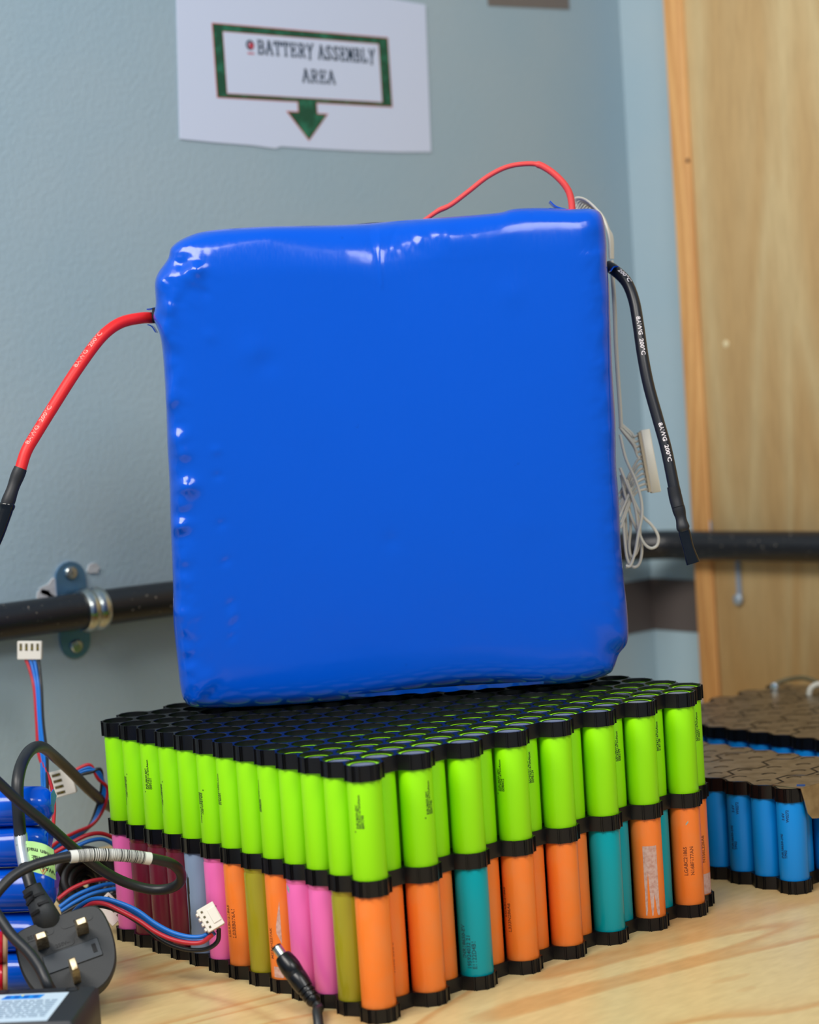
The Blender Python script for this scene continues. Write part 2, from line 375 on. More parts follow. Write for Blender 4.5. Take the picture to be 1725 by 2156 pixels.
# green frame pieces (two wide sides, thin top and bottom) and the arrow
fw, ft, fb = 9.0, 5.2, 2.8
flat('frame_border', [[(y0, z0), (y0+fw, z0), (y0+fw, z1), (y0, z1)], [(y1-fw-1, z0), (y1, z0), (y1, z1), (y1-fw-1, z1)],
      [(y0+fw, z1-ft), (y1-fw-1, z1-ft), (y1-fw-1, z1), (y0+fw, z1)], [(y0+fw, z0), (y1-fw-1, z0), (y1-fw-1, z0+fb), (y0+fw, z0+fb)]], M_GREENPR, 0.24)
flat('arrow', [[(yc-8.5, z0), (yc-8.5, 553.2), (yc-19.6, 553.2), (yc, 531.6), (yc+20, 552.6), (yc+10, 552.6), (yc+10, z0)]], M_GREENPR, 0.24)
flat('inner_outline', [[(y0+fw, z0+fb), (y1-fw-1, z0+fb), (y1-fw-1, z1-ft), (y0+fw, z1-ft)]], M_REDLINE, 0.17)
flat('inner_panel', [[(y0+fw+.5, z0+fb+.5), (y1-fw-1.5, z0+fb+.5), (y1-fw-1.5, z1-ft-.5), (y0+fw+.5, z1-ft-.5)]], M_PAPER, 0.20)
# slab-serif stencil capitals drawn from strokes (unit box 0..1)
GL = {
 'A': [((.02, 0), (.5, 1)), ((.5, 1), (.98, 0)), ((.22, .36), (.78, .36)), ((-.08, .02), (.22, .02)), ((.74, .02), (1.1, .02)), ((.28, .98), (.56, .98))],
 'B': [((.18, 0), (.18, 1)), ((0, .98), (.62, .98)), ((.62, .98), (.84, .84)), ((.84, .84), (.84, .66)), ((.84, .66), (.64, .53)), ((.18, .53), (.66, .53)), ((.66, .53), (.92, .38)), ((.92, .38), (.92, .16)), ((.92, .16), (.68, .02)), ((0, .02), (.68, .02))],
 'T': [((.5, 0), (.5, 1)), ((.02, .98), (.98, .98)), ((.02, .98), (.02, .74)), ((.98, .98), (.98, .74)), ((.28, .02), (.72, .02))],
 'E': [((.18, 0), (.18, 1)), ((0, .98), (.88, .98)), ((.88, .98), (.88, .78)), ((.18, .52), (.62, .52)), ((.62, .62), (.62, .42)), ((0, .02), (.92, .02)), ((.92, .02), (.92, .24))],
 'R': [((.18, 0), (.18, 1)), ((0, .98), (.64, .98)), ((.64, .98), (.86, .82)), ((.86, .82), (.86, .64)), ((.86, .64), (.64, .5)), ((.18, .5), (.64, .5)), ((.5, .5), (.92, .02)), ((.8, .02), (1.08, .02)), ((0, .02), (.4, .02))],
 'Y': [((.1, 1), (.5, .48)), ((.95, 1), (.5, .48)), ((.5, .48), (.42, -.1)), ((-.06, .98), (.3, .98)), ((.8, 1.0), (1.14, 1.06)), ((.24, -.1), (.6, -.1))],
 'S': [((.86, .76), (.86, .96)), ((.86, .9), (.6, .99)), ((.6, .99), (.3, .96)), ((.3, .96), (.12, .78)), ((.12, .78), (.26, .6)), ((.26, .6), (.74, .42)), ((.74, .42), (.88, .24)), ((.88, .24), (.7, .05)), ((.7, .05), (.34, .02)), ((.34, .02), (.1, .14)), ((.1, .02), (.1, .28))],
 'M': [((.12, 0), (.12, 1)), ((.88, 0), (.88, 1)), ((.12, 1), (.5, .3)), ((.5, .3), (.88, 1)), ((-.04, .02), (.28, .02)), ((.72, .02), (1.06, .02)), ((-.04, .98), (.14, .98)), ((.86, .98), (1.06, .98))],
 'L': [((.2, 0), (.2, 1)), ((0, .98), (.44, .98)), ((0, .02), (.88, .02)), ((.88, .02), (.88, .28))]}
def strokes(b, word, ya, za, h, w, gap, drop, thick):
    y = ya
    for i, ch in enumerate(word):
        if ch == ' ': y += w*0.75; continue
        for (a, c), (d, e) in GL[ch]:
            p = Vector((y+a*w, za - drop*(y-ya) + c*h)); q = Vector((y+d*w, za - drop*(y-ya) + e*h))
            t = (q-p).normalized(); n = Vector((-t.y, t.x)); th = thick*(1.15 if abs(t.y) > .5 else .62)/2
            p = p - t*th*.6; q = q + t*th*.6
            b.prism([tuple(p+n*th), tuple(q+n*th), tuple(q-n*th), tuple(p-n*th)], (XW+1.0, 0, 0), Y, Z, X, 0, .15 + 0.004*i)
        y += w + gap
b = MB()
strokes(b, 'BATTERY', 311.0, 597.6, 10.8, 6.0, 2.15, 0.003, 1.5)
strokes(b, 'ASSEMBLY', 371.8, 597.2, 10.8, 5.55, 2.0, 0.003, 1.5)
strokes(b, 'AREA', 354.0, 577.8, 10.2, 6.4, 2.3, 0.0, 1.5)
b.build('lettering', M_INK, sign)
b = MB(); b.lathe((XW+1.0, 303.5, 604.2), X, [(4.0, 0), (4.0, .18), (2.2, .18), (2.2, 0)], 20, False, False); b.build('emblem_ring', M_INK, sign)
b = MB(); b.lathe((XW+1.0, 304.6, 603.6), X, [(2.5, 0), (2.5, .24)], 16); b.box((XW+1.05, 303.8, 597.6), (.1, 3.2, .6)); b.build('emblem_spot', mat('emblem_red', srgb(196, 66, 84), 0.6), sign)

# ------------------------------------------------------------------ conduit pipe along both walls
pipe = empty('conduit_pipe', (XW+14, 300, 160))
tag(pipe, 'long black plastic conduit pipe running along the grey wall and plywood', 'pipe')
PR = 13.3; xa = XW+16; ya = YP-PR-0.2
path = [Vector((xa, -300, 181)), Vector((xa, 40, 180)), Vector((xa, 180, 179.3)), Vector((xa, 420, 174)), Vector((xa+1, ya-60, 168.5))]
path = catmull(path, 8)
for k in range(1, 9):
    a = k/9*math.pi/2; path.append(Vector((xa+1+58*(1-math.cos(a)), ya-58+58*math.sin(a), 168)))
path += [Vector((xa+62, ya, 167.5)), Vector((0, ya, 169.6)), Vector((400, ya, 171)), Vector((860, ya, 172))]
b = MB(); b.tube(path, PR, 24); b.build('pipe', M_PIPE, pipe)
# saddle clamp
cy = 108.0; pz = 179.7
clamp = empty('pipe_clamp', (XW, cy, pz-30))
tag(clamp, 'shiny zinc saddle clamp holding the black pipe, with two screws', 'clamp')
def obround(w, z0, z1, n=8):
    r = w/2; return [(r*math.cos(a), z1-r+r*math.sin(a)) for a in [math.pi*k/n for k in range(n+1)]] + [(r*math.cos(a), z0+r+r*math.sin(a)) for a in [math.pi+math.pi*k/n for k in range(n+1)]]
b = MB(); b.prism(obround(25, pz-36, pz+36), (XW, cy-2, 0), Y, Z, X, 0, 2.2); b.build('base_plate', mat('blue_zinc_plate', srgb(96, 140, 176), 0.3, metal=0.7, bump=(200, 0.3, 0.5)), clamp)
b = MB(); prof = []
for k in range(25):
    t = -9+18*k/24; prof.append((t, 1.6 + 1.5*abs(math.sin((t+9)/18*2*math.pi))))
rings = []
for j in range(21):
    a = math.radians(-118+236*j/20)
    rings.append([Vector((xa + math.cos(a)*(PR+h), cy+5+t, pz + math.sin(a)*(PR+h))) for t, h in prof] + [Vector((xa + math.cos(a)*(PR+.1), cy+5+t, pz + math.sin(a)*(PR+.1))) for t, h in reversed(prof)])
b.loft(rings, True); b.build('strap', M_ZINC, clamp)
for dz in (27.5, -27):
    b = MB(); b.lathe((XW+2.2, cy-2, pz+dz), X, [(5.2, 0), (5.2, 1.2), (4.2, 2.4), (1.5, 2.6)], 18)
    b.box((XW+4.9, cy-2, pz+dz), (.25, 3.2, .6)); b.box((XW+4.9, cy-2, pz+dz), (.25, .6, 3.2)); b.build('screw', M_ZINC, clamp)
random.seed(3)
def blob(n, r0, jit): return [((r0*(1+jit*random.uniform(-1, 1)))*math.cos(2*math.pi*k/n), (r0*.7*(1+jit*random.uniform(-1, 1)))*math.sin(2*math.pi*k/n)) for k in range(n)]
for (yy, zz, r) in ((cy-15, pz+17, 10), (cy-24, pz+12, 7), (cy+19, pz+28, 5)):
    b = MB(); b.prism(blob(11, r, .35), (XW, yy, zz), Y, Z, X, -.2, 1.2)
    adopt(b.build('filler_patch', M_SEAL), bpy.data.objects['wall_left'])
# small clip tabs of the pipe on the plywood
clip = empty('pipe_clip', (-106, YP, 150))
tag(clip, 'small grey metal clip under the black pipe on the plywood', 'clip')
t0 = hit(1553, 1195, 1, YP-1); t1 = hit(1559, 1262, 1, YP-1)
b = MB(); b.box(((t0.x+t1.x)/2, YP-.8, (t0.z+t1.z)/2+2), (2.6, .8, 20)); b.build('strap', mat('grey_clip', srgb(150, 160, 176), 0.5, metal=0.4), clip)
b = MB(); p = hit(1558, 1262, 1, YP); b.lathe((p.x, YP-1.6, p.z), (0, -1, 0), [(5.2, 0), (5.0, 2), (3, 3.2), (0.5, 3.5)], 16); b.build('screw', mat('grey_screw', srgb(160, 172, 184), 0.4, metal=0.5), clip)
p = hit(1492, 1108, 1, YP); b = MB(); b.box((p.x, YP-1, p.z-2), (4.5, 1, 7), bev=.6); b.build('upper_tab', MATS['grey_clip'], clip)

# ------------------------------------------------------------------ honeycomb holders and cells
PD = 20.0; PS = PD*math.sqrt(3)/2*1.004
def cell_xy(c, r, o=(0, 0)): return (o[0] + c*PD - (PD/2 if r % 2 else 0), o[1] + r*PS)
NB = [((1, 0), (1, 0)), ((1, 1), (0, 1)), ((0, 1), (-1, 1)), ((-1, 0), (-1, 0)), ((0, -1), (-1, -1)), ((1, -1), (0, -1))]  # (even row, odd row) offsets at 0,60..300 deg
def nbr(c, r, k):
    d = NB[k][r % 2]; return (c+d[0], r+d[1])
def hexpoly(c, r, has, trunc=9.95, gap=0.0):
    """outline of one honeycomb unit: list of (point, is_outer_edge_to_next)"""
    R = PD/math.sqrt(3); pts = []
    for k in range(6):
        a = math.radians(30+60*k); n0, n1 = has(*nbr(c, r, k)), has(*nbr(c, r, (k+1) % 6))
        if not n0 and not n1:
            w = (R-trunc)*math.tan(math.radians(60)); ca, sa = math.cos(a), math.sin(a)
            pts.append((trunc*ca + w*sa, trunc*sa - w*ca, True, True)); pts.append((trunc*ca - w*sa, trunc*sa + w*ca, not n1, False))
        else: pts.append((R*math.cos(a), R*math.sin(a), not n1, False))
    return pts
def holder(name, o, cols, rows, z0, z1, label, parent=None, hole=9.4, seg=20):
    has = lambda c, r: 0 <= c < cols and 0 <= r < rows
    b = MB()
    for r in range(rows):
        for c in range(cols):
            x, y = cell_xy(c, r, o); P = hexpoly(c, r, has); n = len(P)
            circ = [2*math.pi*k/seg for k in range(seg)]
            # ring between outline and hole at top and bottom, walls of the hole, outer walls
            base = len(b.v)
            vs = []
            for z in (z1, z0): vs += [(x+p[0], y+p[1], z) for p in P]
            hr = hole+0.22
            vs += [(x+hr*math.cos(a), y+hr*math.sin(a), z1) for a in circ] + [(x+hole*math.cos(a), y+hole*math.sin(a), z1-.25) for a in circ] + [(x+hole*math.cos(a), y+hole*math.sin(a), z0) for a in circ]
            T, B, H1, H2, H3 = 0, n, 2*n, 2*n+seg, 2*n+2*seg
            fs = []
            pa = [math.atan2(p[1], p[0]) % (2*math.pi) for p in P]
            def stitch(oo, hh, rev):
                # walk both loops by angle
                i0 = min(range(n), key=lambda i: pa[i]); order = [(i0+k) % n for k in range(n)]
                ang = [pa[i] for i in order]; i = j = 0
                while i < n or j < seg:
                    ai = ang[i] if i < n else 9; aj = circ[j] if j < seg else 9
                    oi, oj = order[i % n], j % seg
                    po, pj = order[(i-1) % n], (j-1) % seg
                    if ai <= aj: f = (oo+po, oo+order[i % n], hh+pj); i += 1
                    else: f = (oo+po, hh+oj, hh+pj); j += 1
                    fs.append(f if not rev else f[::-1])
            stitch(T, H1, False); stitch(B, H3, True)
            for k in range(seg):
                q = (k+1) % seg; fs.append((H1+k, H1+q, H2+q, H2+k)); fs.append((H2+k, H2+q, H3+q, H3+k))
            for i, p in enumerate(P):
                if p[2]: fs.append((T+i, B+i, B+(i+1) % n, T+(i+1) % n))
            b.add(vs, fs)
            # clip ribs on the outer flats
            for i, p in enumerate(P):
                if p[3]:
                    q = P[(i+1) % n]; mx, my = (p[0]+q[0])/2, (p[1]+q[1])/2; L = math.hypot(mx, my); nx, ny = mx/L, my/L
                    tx, ty = -ny, nx; hw = math.hypot(p[0]-q[0], p[1]-q[1])/2
                    for s in (-1, 1):
                        for e in (0.15, 1.15):
                            px, py = x+mx+tx*s*(hw+e), y+my+ty*s*(hw+e)
                            kk = 0.15 if e < 1 else -0.55
                            b.box((px+nx*kk, py+ny*kk, (z0+z1)/2), (.28, .45, (z1-z0)/2), (Vector((tx, ty, 0)), Vector((nx, ny, 0)), Z))
    h = b.build(name, M_BLACKP, parent, org=(o[0]+120, o[1]+130, z0), smooth=30)
    if label: tag(h, label, 'cell holder')
    return h
COLS, ROWS = 13, 16
ZB, ZM0, ZM1, ZT0, ZT1 = 7.6, 66.7, 75.3, 127.4, 135.9
holder('cell_holder', (0, 0), COLS, ROWS, 0, ZB, 'black honeycomb cell holder lying on the bench under the multicoloured cells')
holder('cell_holder', (0, 0), COLS, ROWS, ZM0, ZM1, 'black honeycomb cell holder sandwiched between green cells and multicoloured cells')
holder('cell_holder', (0, 0), COLS, ROWS, ZT0, ZT1, 'black honeycomb cell holder on top of green cells, carrying the blue pack')

RAD = 9.2
def cell_mesh(name, m, L, groove, seg=28):
    b = MB(); r = RAD
    if groove: prof = [(r-1.2, 0), (r-.3, .3), (r, 1), (r, L-5.2), (r-.35, L-4.6), (r-.35, L-4.0), (r, L-3.4), (r, L-1.0), (r-.4, L-.25), (r-1.4, L), (r-3.4, L)]
    else: prof = [(r-1.2, 0), (r-.3, .3), (r, 1), (r, L-1.0), (r-.25, L-.25), (r-1.0, L), (r-2.4, L)]
    b.lathe((0, 0, 0), Z, prof, seg, True, False)
    me = bpy.data.meshes.new(name); me.from_pydata([(x*MM, y*MM, z*MM) for x, y, z in b.v], [], b.f); me.materials.append(m); finish(me, 50); return me
def term_mesh(L):
    b = MB(); r = RAD-2.3
    b.lathe((0, 0, L-.8), Z, [(r+.3, 0), (r, .35), (5.2, .4), (5.0, .25), (0.6, .25)], 20)
    me = bpy.data.meshes.new('terminal'); me.from_pydata([(x*MM, y*MM, z*MM) for x, y, z in b.v], [], b.f); me.materials.append(M_STEEL); finish(me, 40); return me
def put(me, name, loc, parent=None):
    o = bpy.data.objects.new(name, me); COL.objects.link(o); o.location = Vector(loc)*MM
    if parent: o.parent = parent
    return o
ORD = ['first', 'second', 'third', 'fourth', 'fifth', 'sixth', 'seventh', 'eighth', 'ninth', 'tenth', 'eleventh', 'twelfth', 'thirteenth', 'fourteenth', 'fifteenth', 'sixteenth']
GM = cell_mesh('cylindrical_cell', M_GREEN, 65, False); TM = term_mesh(65)
R_ = math.radians
def code_print(cellobj, ang, up, lines, size, z0, m, lh=1.75, name='printed_code'):
    b = MB()
    for i, (t, dz) in enumerate(lines):
        text_on_cylinder(b, t, size, (0, 0), RAD+.04, R_(ang), z0 + (dz if up else -dz), up, line=(i-(len(lines)-1)/2)*lh + size*.36)
    o = b.build(name, m, None, smooth=0); o.parent = cellobj; return o
GLINES = [('+', -2.2), ('INR18650-EPC', 0), ('00CPA21:675mAison', 0), ('0140991', 0)]
# printed codes on the green cells: (col,row) -> (angle round the cell, reads upward?, third line)
GCODE = {(1, 0): (-101, False, '0091371'), (2, 0): (-74, True, '0091651'), (3, 0): (-106, False, '0091652'), (5, 0): (-92, False, '0000649'), (6, 0): (-108, True, '0140991'), (8, 0): (-116, True, '0098600'),
         (12, 0): (-66, True, '0091744'), (12, 2): (0, True, '0091746'), (12, 3): (-96, True, '0091333'), (12, 5): (-93, True, '0090877'), (12, 6): (-92, True, '0090412'), (12, 7): (-20, True, '0098124'), (12, 11): (-14, True, '0081777'), (12, 13): (-16, True, '0187138'), (12, 15): (-12, True, '0190871')}
for r in range(ROWS):
    for c in range(COLS):
        x, y = cell_xy(c, r); depth = min(1.15 + 0.50*(12-c), 4.4)
        if r % 2: depth += 0.1
        o = put(GM, 'cylindrical_cell', (x, y, ZT1-depth-65)); put(TM, 'terminal', (0, 0, 0), o)
        code = GCODE.get((c, r))
        if code:
            ls = [GLINES[0], GLINES[1], GLINES[2], (code[2], 0)]
            code_print(o, code[0], code[1], ls, 2.05, 33 if code[1] else 38, M_INKK, 1.55)
        pr = ', with black print' if code else ''
        if r == 0 and c < 12: lab = 'bright green cell, %s from the far left in the front left row%s' % (ORD[c], pr)
        elif r == 0: lab = 'bright green cell at the front corner nearest the camera, with small black print'
        elif c == 12 and r % 2 == 0: lab = 'green protruding cell, %s counted right from the front corner%s' % (ORD[r//2], pr)
        elif c == 12: lab = 'green recessed cell, %s set-back one right of the front corner%s' % (ORD[r//2], pr)
        else: lab = 'green cell end in the top holder, %s hole along, %s row back' % (ORD[c], ORD[r])
        tag(o, lab, 'battery cell', 'green cells of the upper layer')

LM = {}
def lower(m, groove):
    k = (m.name, groove)
    if k not in LM: LM[k] = cell_mesh('cylindrical_cell', m, 66.5, groove)
    return LM[k]
LROW = [(M_PINK, 'pink', 0), (M_MAROON, 'maroon', 1), (M_MAROON, 'maroon', 1), (M_MAROON, 'maroon', 1), (M_GREYB, 'grey-blue', 0), (M_PINK, 'pink', 1), (M_ORANGE, 'orange', 0), (M_OLIVE, 'olive', 1), (M_ORANGE, 'orange', 0), (M_PINK, 'pink', 1), (M_PINK, 'pink', 1), (M_OLIVE, 'olive', 1), (M_ORANGE, 'orange', 0)]
O_, T_ = (M_ORANGE, 'orange', 0), (M_TEAL, 'teal', 0)
RROW = [O_, O_, O_, O_, T_, O_, O_, O_, O_, O_, T_, T_, O_, T_, O_, O_]
LCODE = {(5, 0): (-84, True, [('L17', 0), ('', 0), ('LI217HAQ', -9)], 3.6, 31, M_INKM, 2.6), (6, 0): (-84, True, [('LGABC21865', 0), ('L038B076A1', 0)], 3.3, 22, M_INKF, 4.0),
         (8, 0): (-94, True, [('M234H227AK', 0)], 3.0, 17, M_INKF, 3.5), (12, 1): (-42, True, [('LGABD21865', 0), ('M008A086A7', 0)], 3.0, 19, M_INKF, 3.4),
         (12, 4): (-66, True, [('INR18650-EV', 6), ('195924032 21', 0), ('E1122D4B1', 0)], 3.3, 10, M_INKT, 2.9), (12, 6): (-96, True, [('LGABC21865', 8), ('L333N286A6', 0)], 3.0, 22, M_INKF, 3.2),
         (12, 14): (-42, True, [('LGABC21865', 0), ('N168F177AN', 0)], 3.1, 24, M_INKF, 3.9), (12, 15): (-10, True, [('N356L226A6', 0)], 3.1, 26, M_INKF, 3.4)}
def patch(cellobj, name, m, a0, a1, zf, n=14):
    """thin torn patch wrapped on a cell; zf(t) -> (bottom, top)"""
    b = MB(); lo = []; hi = []
    for i in range(n+1):
        a = R_(a0+(a1-a0)*i/n); z0, z1 = zf(i/n); rr = RAD+.06
        lo.append((rr*math.cos(a), rr*math.sin(a), z0)); hi.append((rr*math.cos(a), rr*math.sin(a), z1))
    b.loft([lo, hi], closed=False); o = b.build(name, m, None); o.parent = cellobj; return o
random.seed(11)
for r in range(ROWS):
    for c in range(COLS):
        if not (r == 0 or c == 12 or r == 15 or c == 0): continue
        if r == 0: m, cn, g = LROW[c]
        elif c == 12: m, cn, g = RROW[r]
        else: m, cn, g = O_
        x, y = cell_xy(c, r); o = put(lower(m, bool(g)), 'cylindrical_cell', (x, y, 1.6))
        extra = ''
        code = LCODE.get((c, r))
        if code: code_print(o, code[0], code[1], code[2], code[3], code[4], code[5], code[6]); extra = ' with serial number'
        if (c, r) == (12, 12):
            patch(o, 'label_residue', M_REMN, -62, -9, lambda t: (7.5 + (0, 0, 3, 20, 26, 9, 0, 0, 4, 13, 9, 2, 0, 0, 0)[int(t*14)], 49)); extra = ' with large silver label patch'
        if (c, r) == (12, 11):
            patch(o, 'label_residue', M_REMNT, -75, -28, lambda t: (33+random.uniform(-1, 1), 56-(0 if t < .5 else (t-.5)*22)+random.uniform(-1.5, 1.5))); extra = ' with a torn paper scrap'
        if (c, r) == (12, 15): patch(o, 'label_residue', M_REMN, -42, 30, lambda t: (6.5, 19)); extra = ' with label scrap at its foot'
        if (c, r) == (8, 0):
            patch(o, 'label_residue', M_REMN, -88, -50, lambda t: (7, 13)); patch(o, 'label_residue', M_REMN, -66, -48, lambda t: (32-6*t, 36+14*t)); extra = ' with label scraps and faded number'
        if (c, r) == (9, 0): patch(o, 'torn_flap', M_REMNT, -108, -92, lambda t: (59-2*t, 62-2*t)); extra = ' with a white nick in its wrap'
        if (c, r) == (4, 0):
            for k in range(4): patch(o, 'scuff', M_SCUFF, -108+k*2, -96+k*3, lambda t: (12+9*k+random.uniform(-2, 2), 24+9*k+random.uniform(-3, 3)), 6)
            extra = ' with black scuffed patches'
        if (c, r) == (12, 5):
            for k in range(8):
                a = random.uniform(-85, -45); z = random.uniform(8, 58); patch(o, 'scuff', M_SCUFFB, a, a+random.uniform(3, 8), lambda t: (z+random.uniform(-1, 1), z+random.uniform(2, 8)), 4)
            extra = ' with dark scuff marks'
        if (c, r) == (12, 14): patch(o, 'nick', M_REMNT, -46, -36, lambda t: (54.5+1.6*t, 55.6+1.8*t), 4); extra = ' with serial number and white nick'
        if r == 0 and c < 12: lab = '%s cell, %s from the far left, lower layer%s' % (cn, ORD[c], extra)
        elif r == 0: lab = 'orange cell at the lower front corner nearest the camera'
        elif c == 12 and r % 2 == 0: lab = '%s lower cell, %s protruding one right from corner%s' % (cn, ORD[r//2], extra)
        elif c == 12: lab = 'recessed %s lower cell, %s right of corner%s' % (cn, ORD[r//2], extra)
        else: lab = 'orange cell in the far outer row of the lower layer, behind the others'
        tag(o, lab, 'battery cell', 'multicoloured cells of the lower layer')

# ------------------------------------------------------------------ big blue shrink-wrapped pack
PA = R_(50.5); E1 = Vector((math.cos(PA), math.sin(PA), 0)); EN = Vector((E1.y, -E1.x, 0)); PO = Vector((114.0, 129.4, ZT1+4.4))
OUT = [(-127, -2.0), (-132.5, 2.0), (-134.6, 9.0), (-135.3, 26.6), (-136.0, 53.0), (-134.6, 76.3), (-133.5, 111.1), (-132.2, 140.0), (-131.9, 160.2), (-130.9, 186.0), (-130.5, 214.8), (-131.4, 229.1), (-134.0, 237.9), (-134.6, 241.5), (-132.6, 249.2), (-132.3, 261), (-129.8, 267.6), (-123.2, 276.0), (-120.5, 283.0), (-111.5, 288.4), (-97, 291.6), (-66.5, 292.0), (-20.7, 290.5), (5.1, 290.6), (28.0, 290.8), (53.8, 290.6), (80.5, 291.0), (91.3, 292.8), (108.4, 292.3), (127.0, 290.4), (139.5, 289.6), (145.0, 284.6), (146.4, 270), (146.0, 255.6), (146.5, 239.9), (146.0, 217.0), (145.5, 188.3), (145.6, 159.4), (144.5, 130.5), (144.9, 113.1), (144.6, 81.1), (145.3, 57.7), (146.2, 40.1), (145.4, 21.7), (139.5, 13.6), (136, 5.6), (132, 1.5), (117.0, -2.0), (90.6, -2.6), (64.5, -0.2), (35.4, 0.6), (6.1, -1.6), (-23.1, -3.6), (-46.5, -4.2), (-81.4, -4.3), (-107.5, -3.8)]
def closed_catmull(P, n):
    out = []; N = len(P)
    for i in range(N):
        a, b, c, d = [Vector(P[(i+k) % N]) for k in (-1, 0, 1, 2)]
        for k in range(n):
            t = k/n; out.append(0.5*((2*b) + (c-a)*t + (2*a-5*b+4*c-d)*t*t + (3*b-a-3*c+d)*t**3))
    return out
def resample(P, n):
    L = [0]
    for i in range(len(P)): L.append(L[-1] + (P[(i+1) % len(P)]-P[i]).length)
    out = []; j = 0
    for k in range(n):
        s = L[-1]*k/n
        while L[j+1] < s: j += 1
        t = (s-L[j])/(L[j+1]-L[j]); out.append(P[j].lerp(P[(j+1) % len(P)], t))
    return out
out2 = resample(closed_catmull(OUT, 12), 900); NO = len(out2)
cen = Vector((6, 145))
nrm = []
for i in range(NO):
    t = (out2[(i+15) % NO] - out2[i-15]).normalized(); nrm.append(Vector((-t.y, t.x)))
if nrm[0].dot(cen-out2[0]) < 0: nrm = [-x for x in nrm]
TH = 74.0
# (inset from the outline, depth behind the front face)
profF = [(0, 30), (0.2, 22), (0.9, 15), (2.4, 9), (4.6, 5.2), (7.5, 2.8), (11, 1.4), (15, .6), (20, .2), (26, 0)]
def dense(P, n):
    Q = []
    for i in range(len(P)-1):
        a, b, c, d = P[max(i-1, 0)], P[i], P[i+1], P[min(i+2, len(P)-1)]
        for k in range(n):
            t = k/n; Q.append(tuple(0.5*((2*b[j]) + (c[j]-a[j])*t + (2*a[j]-5*b[j]+4*c[j]-d[j])*t*t + (3*b[j]-a[j]-3*c[j]+d[j])*t**3) for j in (0, 1)))
    return Q + [P[-1]]
profF = dense(profF, 3)
random.seed(5)
DIMPL = [(-124.8, 194.4, 5.4, 3.10), (-128.2, 187.6, 5.4, 2.48), (-124.7, 164.4, 5.4, 3.10), (-121.2, 156.9, 5.4, 2.48), (-122.3, 138.2, 5.4, 3.10), (-117.6, 135.6, 5.4, 2.48), (-123.8, 126.1, 5.4, 2.48), (-127.1, 112.4, 5.4, 2.79), (-129.7, 59.7, 5.4, 1.86), (-128.1, 50.8, 5.4, 1.86), (-124.5, 237.4, 5.4, 2.17), (-127.8, 230.4, 5.4, 2.48), (-111, 262, 6, 2.2), (-121, 250, 5, 1.8), (-104, 266, 4, 1.6), (-99.5, 252, 3.2, -.7), (-99, 226, 4, .5), (-100, 157, 3, .6), (-100, 141.5, 2.6, -.6), (-100, 112, 2.8, -.6), (-99, 89, 2.6, -.6), (-98, 63, 2.6, -.6), (-97, 56, 2.4, .5), (-97, 50, 2.4, -.5), (-98, 43, 2.4, -.5), (-74, 215, 9, .8), (-66, 208, 7, -.7), (3, 250, 60, -.4), (30, 272, 22, -.8), (-10, 280, 14, .5), (60, 262, 26, -.6), (85, 240, 8, .5), (82, 100, 10, .3), (2, 95, 5, -.4),
         (-118, 15, 6, 1.3), (-113, 10, 5, -1.0), (-124, 4, 5, .6), (-113, 272, 7, -1.2), (-104, 268, 6, 1.0), (-124, 262, 5, .9), (135, 20, 9, -1.2), (138, 270, 6, -.8), (120, 286, 10, .6), (20, 285, 10, -.9), (45, 283, 8, .8), (-128, 236, 6, -1.6), (-122, 244, 4, 1.0), (-126, 228, 5, .7)]
def relief(s, z, inset):
    h = 0.0
    for a, b, w, d in DIMPL:
        q = ((s-a)**2+(z-b)**2)/(w*w)
        if q < 6: h += d*math.exp(-q)
    # pillows left by the cells under the film along the left edge
    if s < -95 and 20 < z < 275:
        e = math.exp(-((inset-8)/6)**2); h += 0.5*e*math.sin(z/18.4*2*math.pi+.6) + .25*e*math.sin(z/11.0*2*math.pi)
    if s > 100: h += .35*math.exp(-((inset-5)/5)**2)*math.sin(z/21*2*math.pi)
    if z > 262: h += .5*math.exp(-((inset-14)/9)**2)*math.sin(s/34.0) + .35*math.exp(-((inset-7)/5)**2)*math.sin(s/13.0)
    # fine crinkles of the film where it was shrunk round the corners and the top edge
    k = math.exp(-((s+112)/16)**2-((z-268)/20)**2) + .55*math.exp(-((s-25)/30)**2-((z-277)/9)**2) + .5*math.exp(-((s+126)/9)**2) + .35*math.exp(-((s-138)/9)**2) + .5*math.exp(-((s+115)/14)**2-((z-10)/12)**2)
    if k > .03: h += k*(1.3*mnoise.noise(Vector((s/9, z/9, 3.1))) + .5*mnoise.noise(Vector((s/3.6, z/3.6, 7.7))))
    if 248 < z < 290: h += .35*math.exp(-((s-7-(z-270)*.03)/.9)**2) - .4*math.exp(-((s-14-(z-276)*.5)/1.6)**2-((z-279)/7)**2)
    h += .25*math.sin(s/31+1.0)*math.sin(z/43) + 0.12*math.sin(s/13+z/17)
    return h
def rollback(p):
    if p.y < 240: return 0.0
    w = max(.40 if p.x < 0 else .22, 1-abs(p.x-2)/(100 if p.x < 2 else 95)); y = 254 + 12*(1-w)
    return max(0, (p.y-y)/36)**2*13*w
def ring_at(ins, dep, sgn):
    ring = []
    for i in range(NO):
        p = out2[i].lerp(cen, ins/139.0)
        bev = 1.0
        h = relief(p.x, p.y, ins) if ins > 1.5 else 0
        dd = dep
        dd += rollback(p)       # the top edge rolls back
        d = dd - (h if sgn > 0 else 0)
        ring.append(PO + E1*p.x + Z*p.y - EN*d if sgn > 0 else PO + E1*p.x + Z*p.y - EN*(TH-dd))
    return ring
b = MB(); rings = []
rings += [ring_at(ins, dep, -1) for ins, dep in reversed(profF[1:])]
rings += [ring_at(ins, dep, 1) for ins, dep in profF]
b.loft(rings)
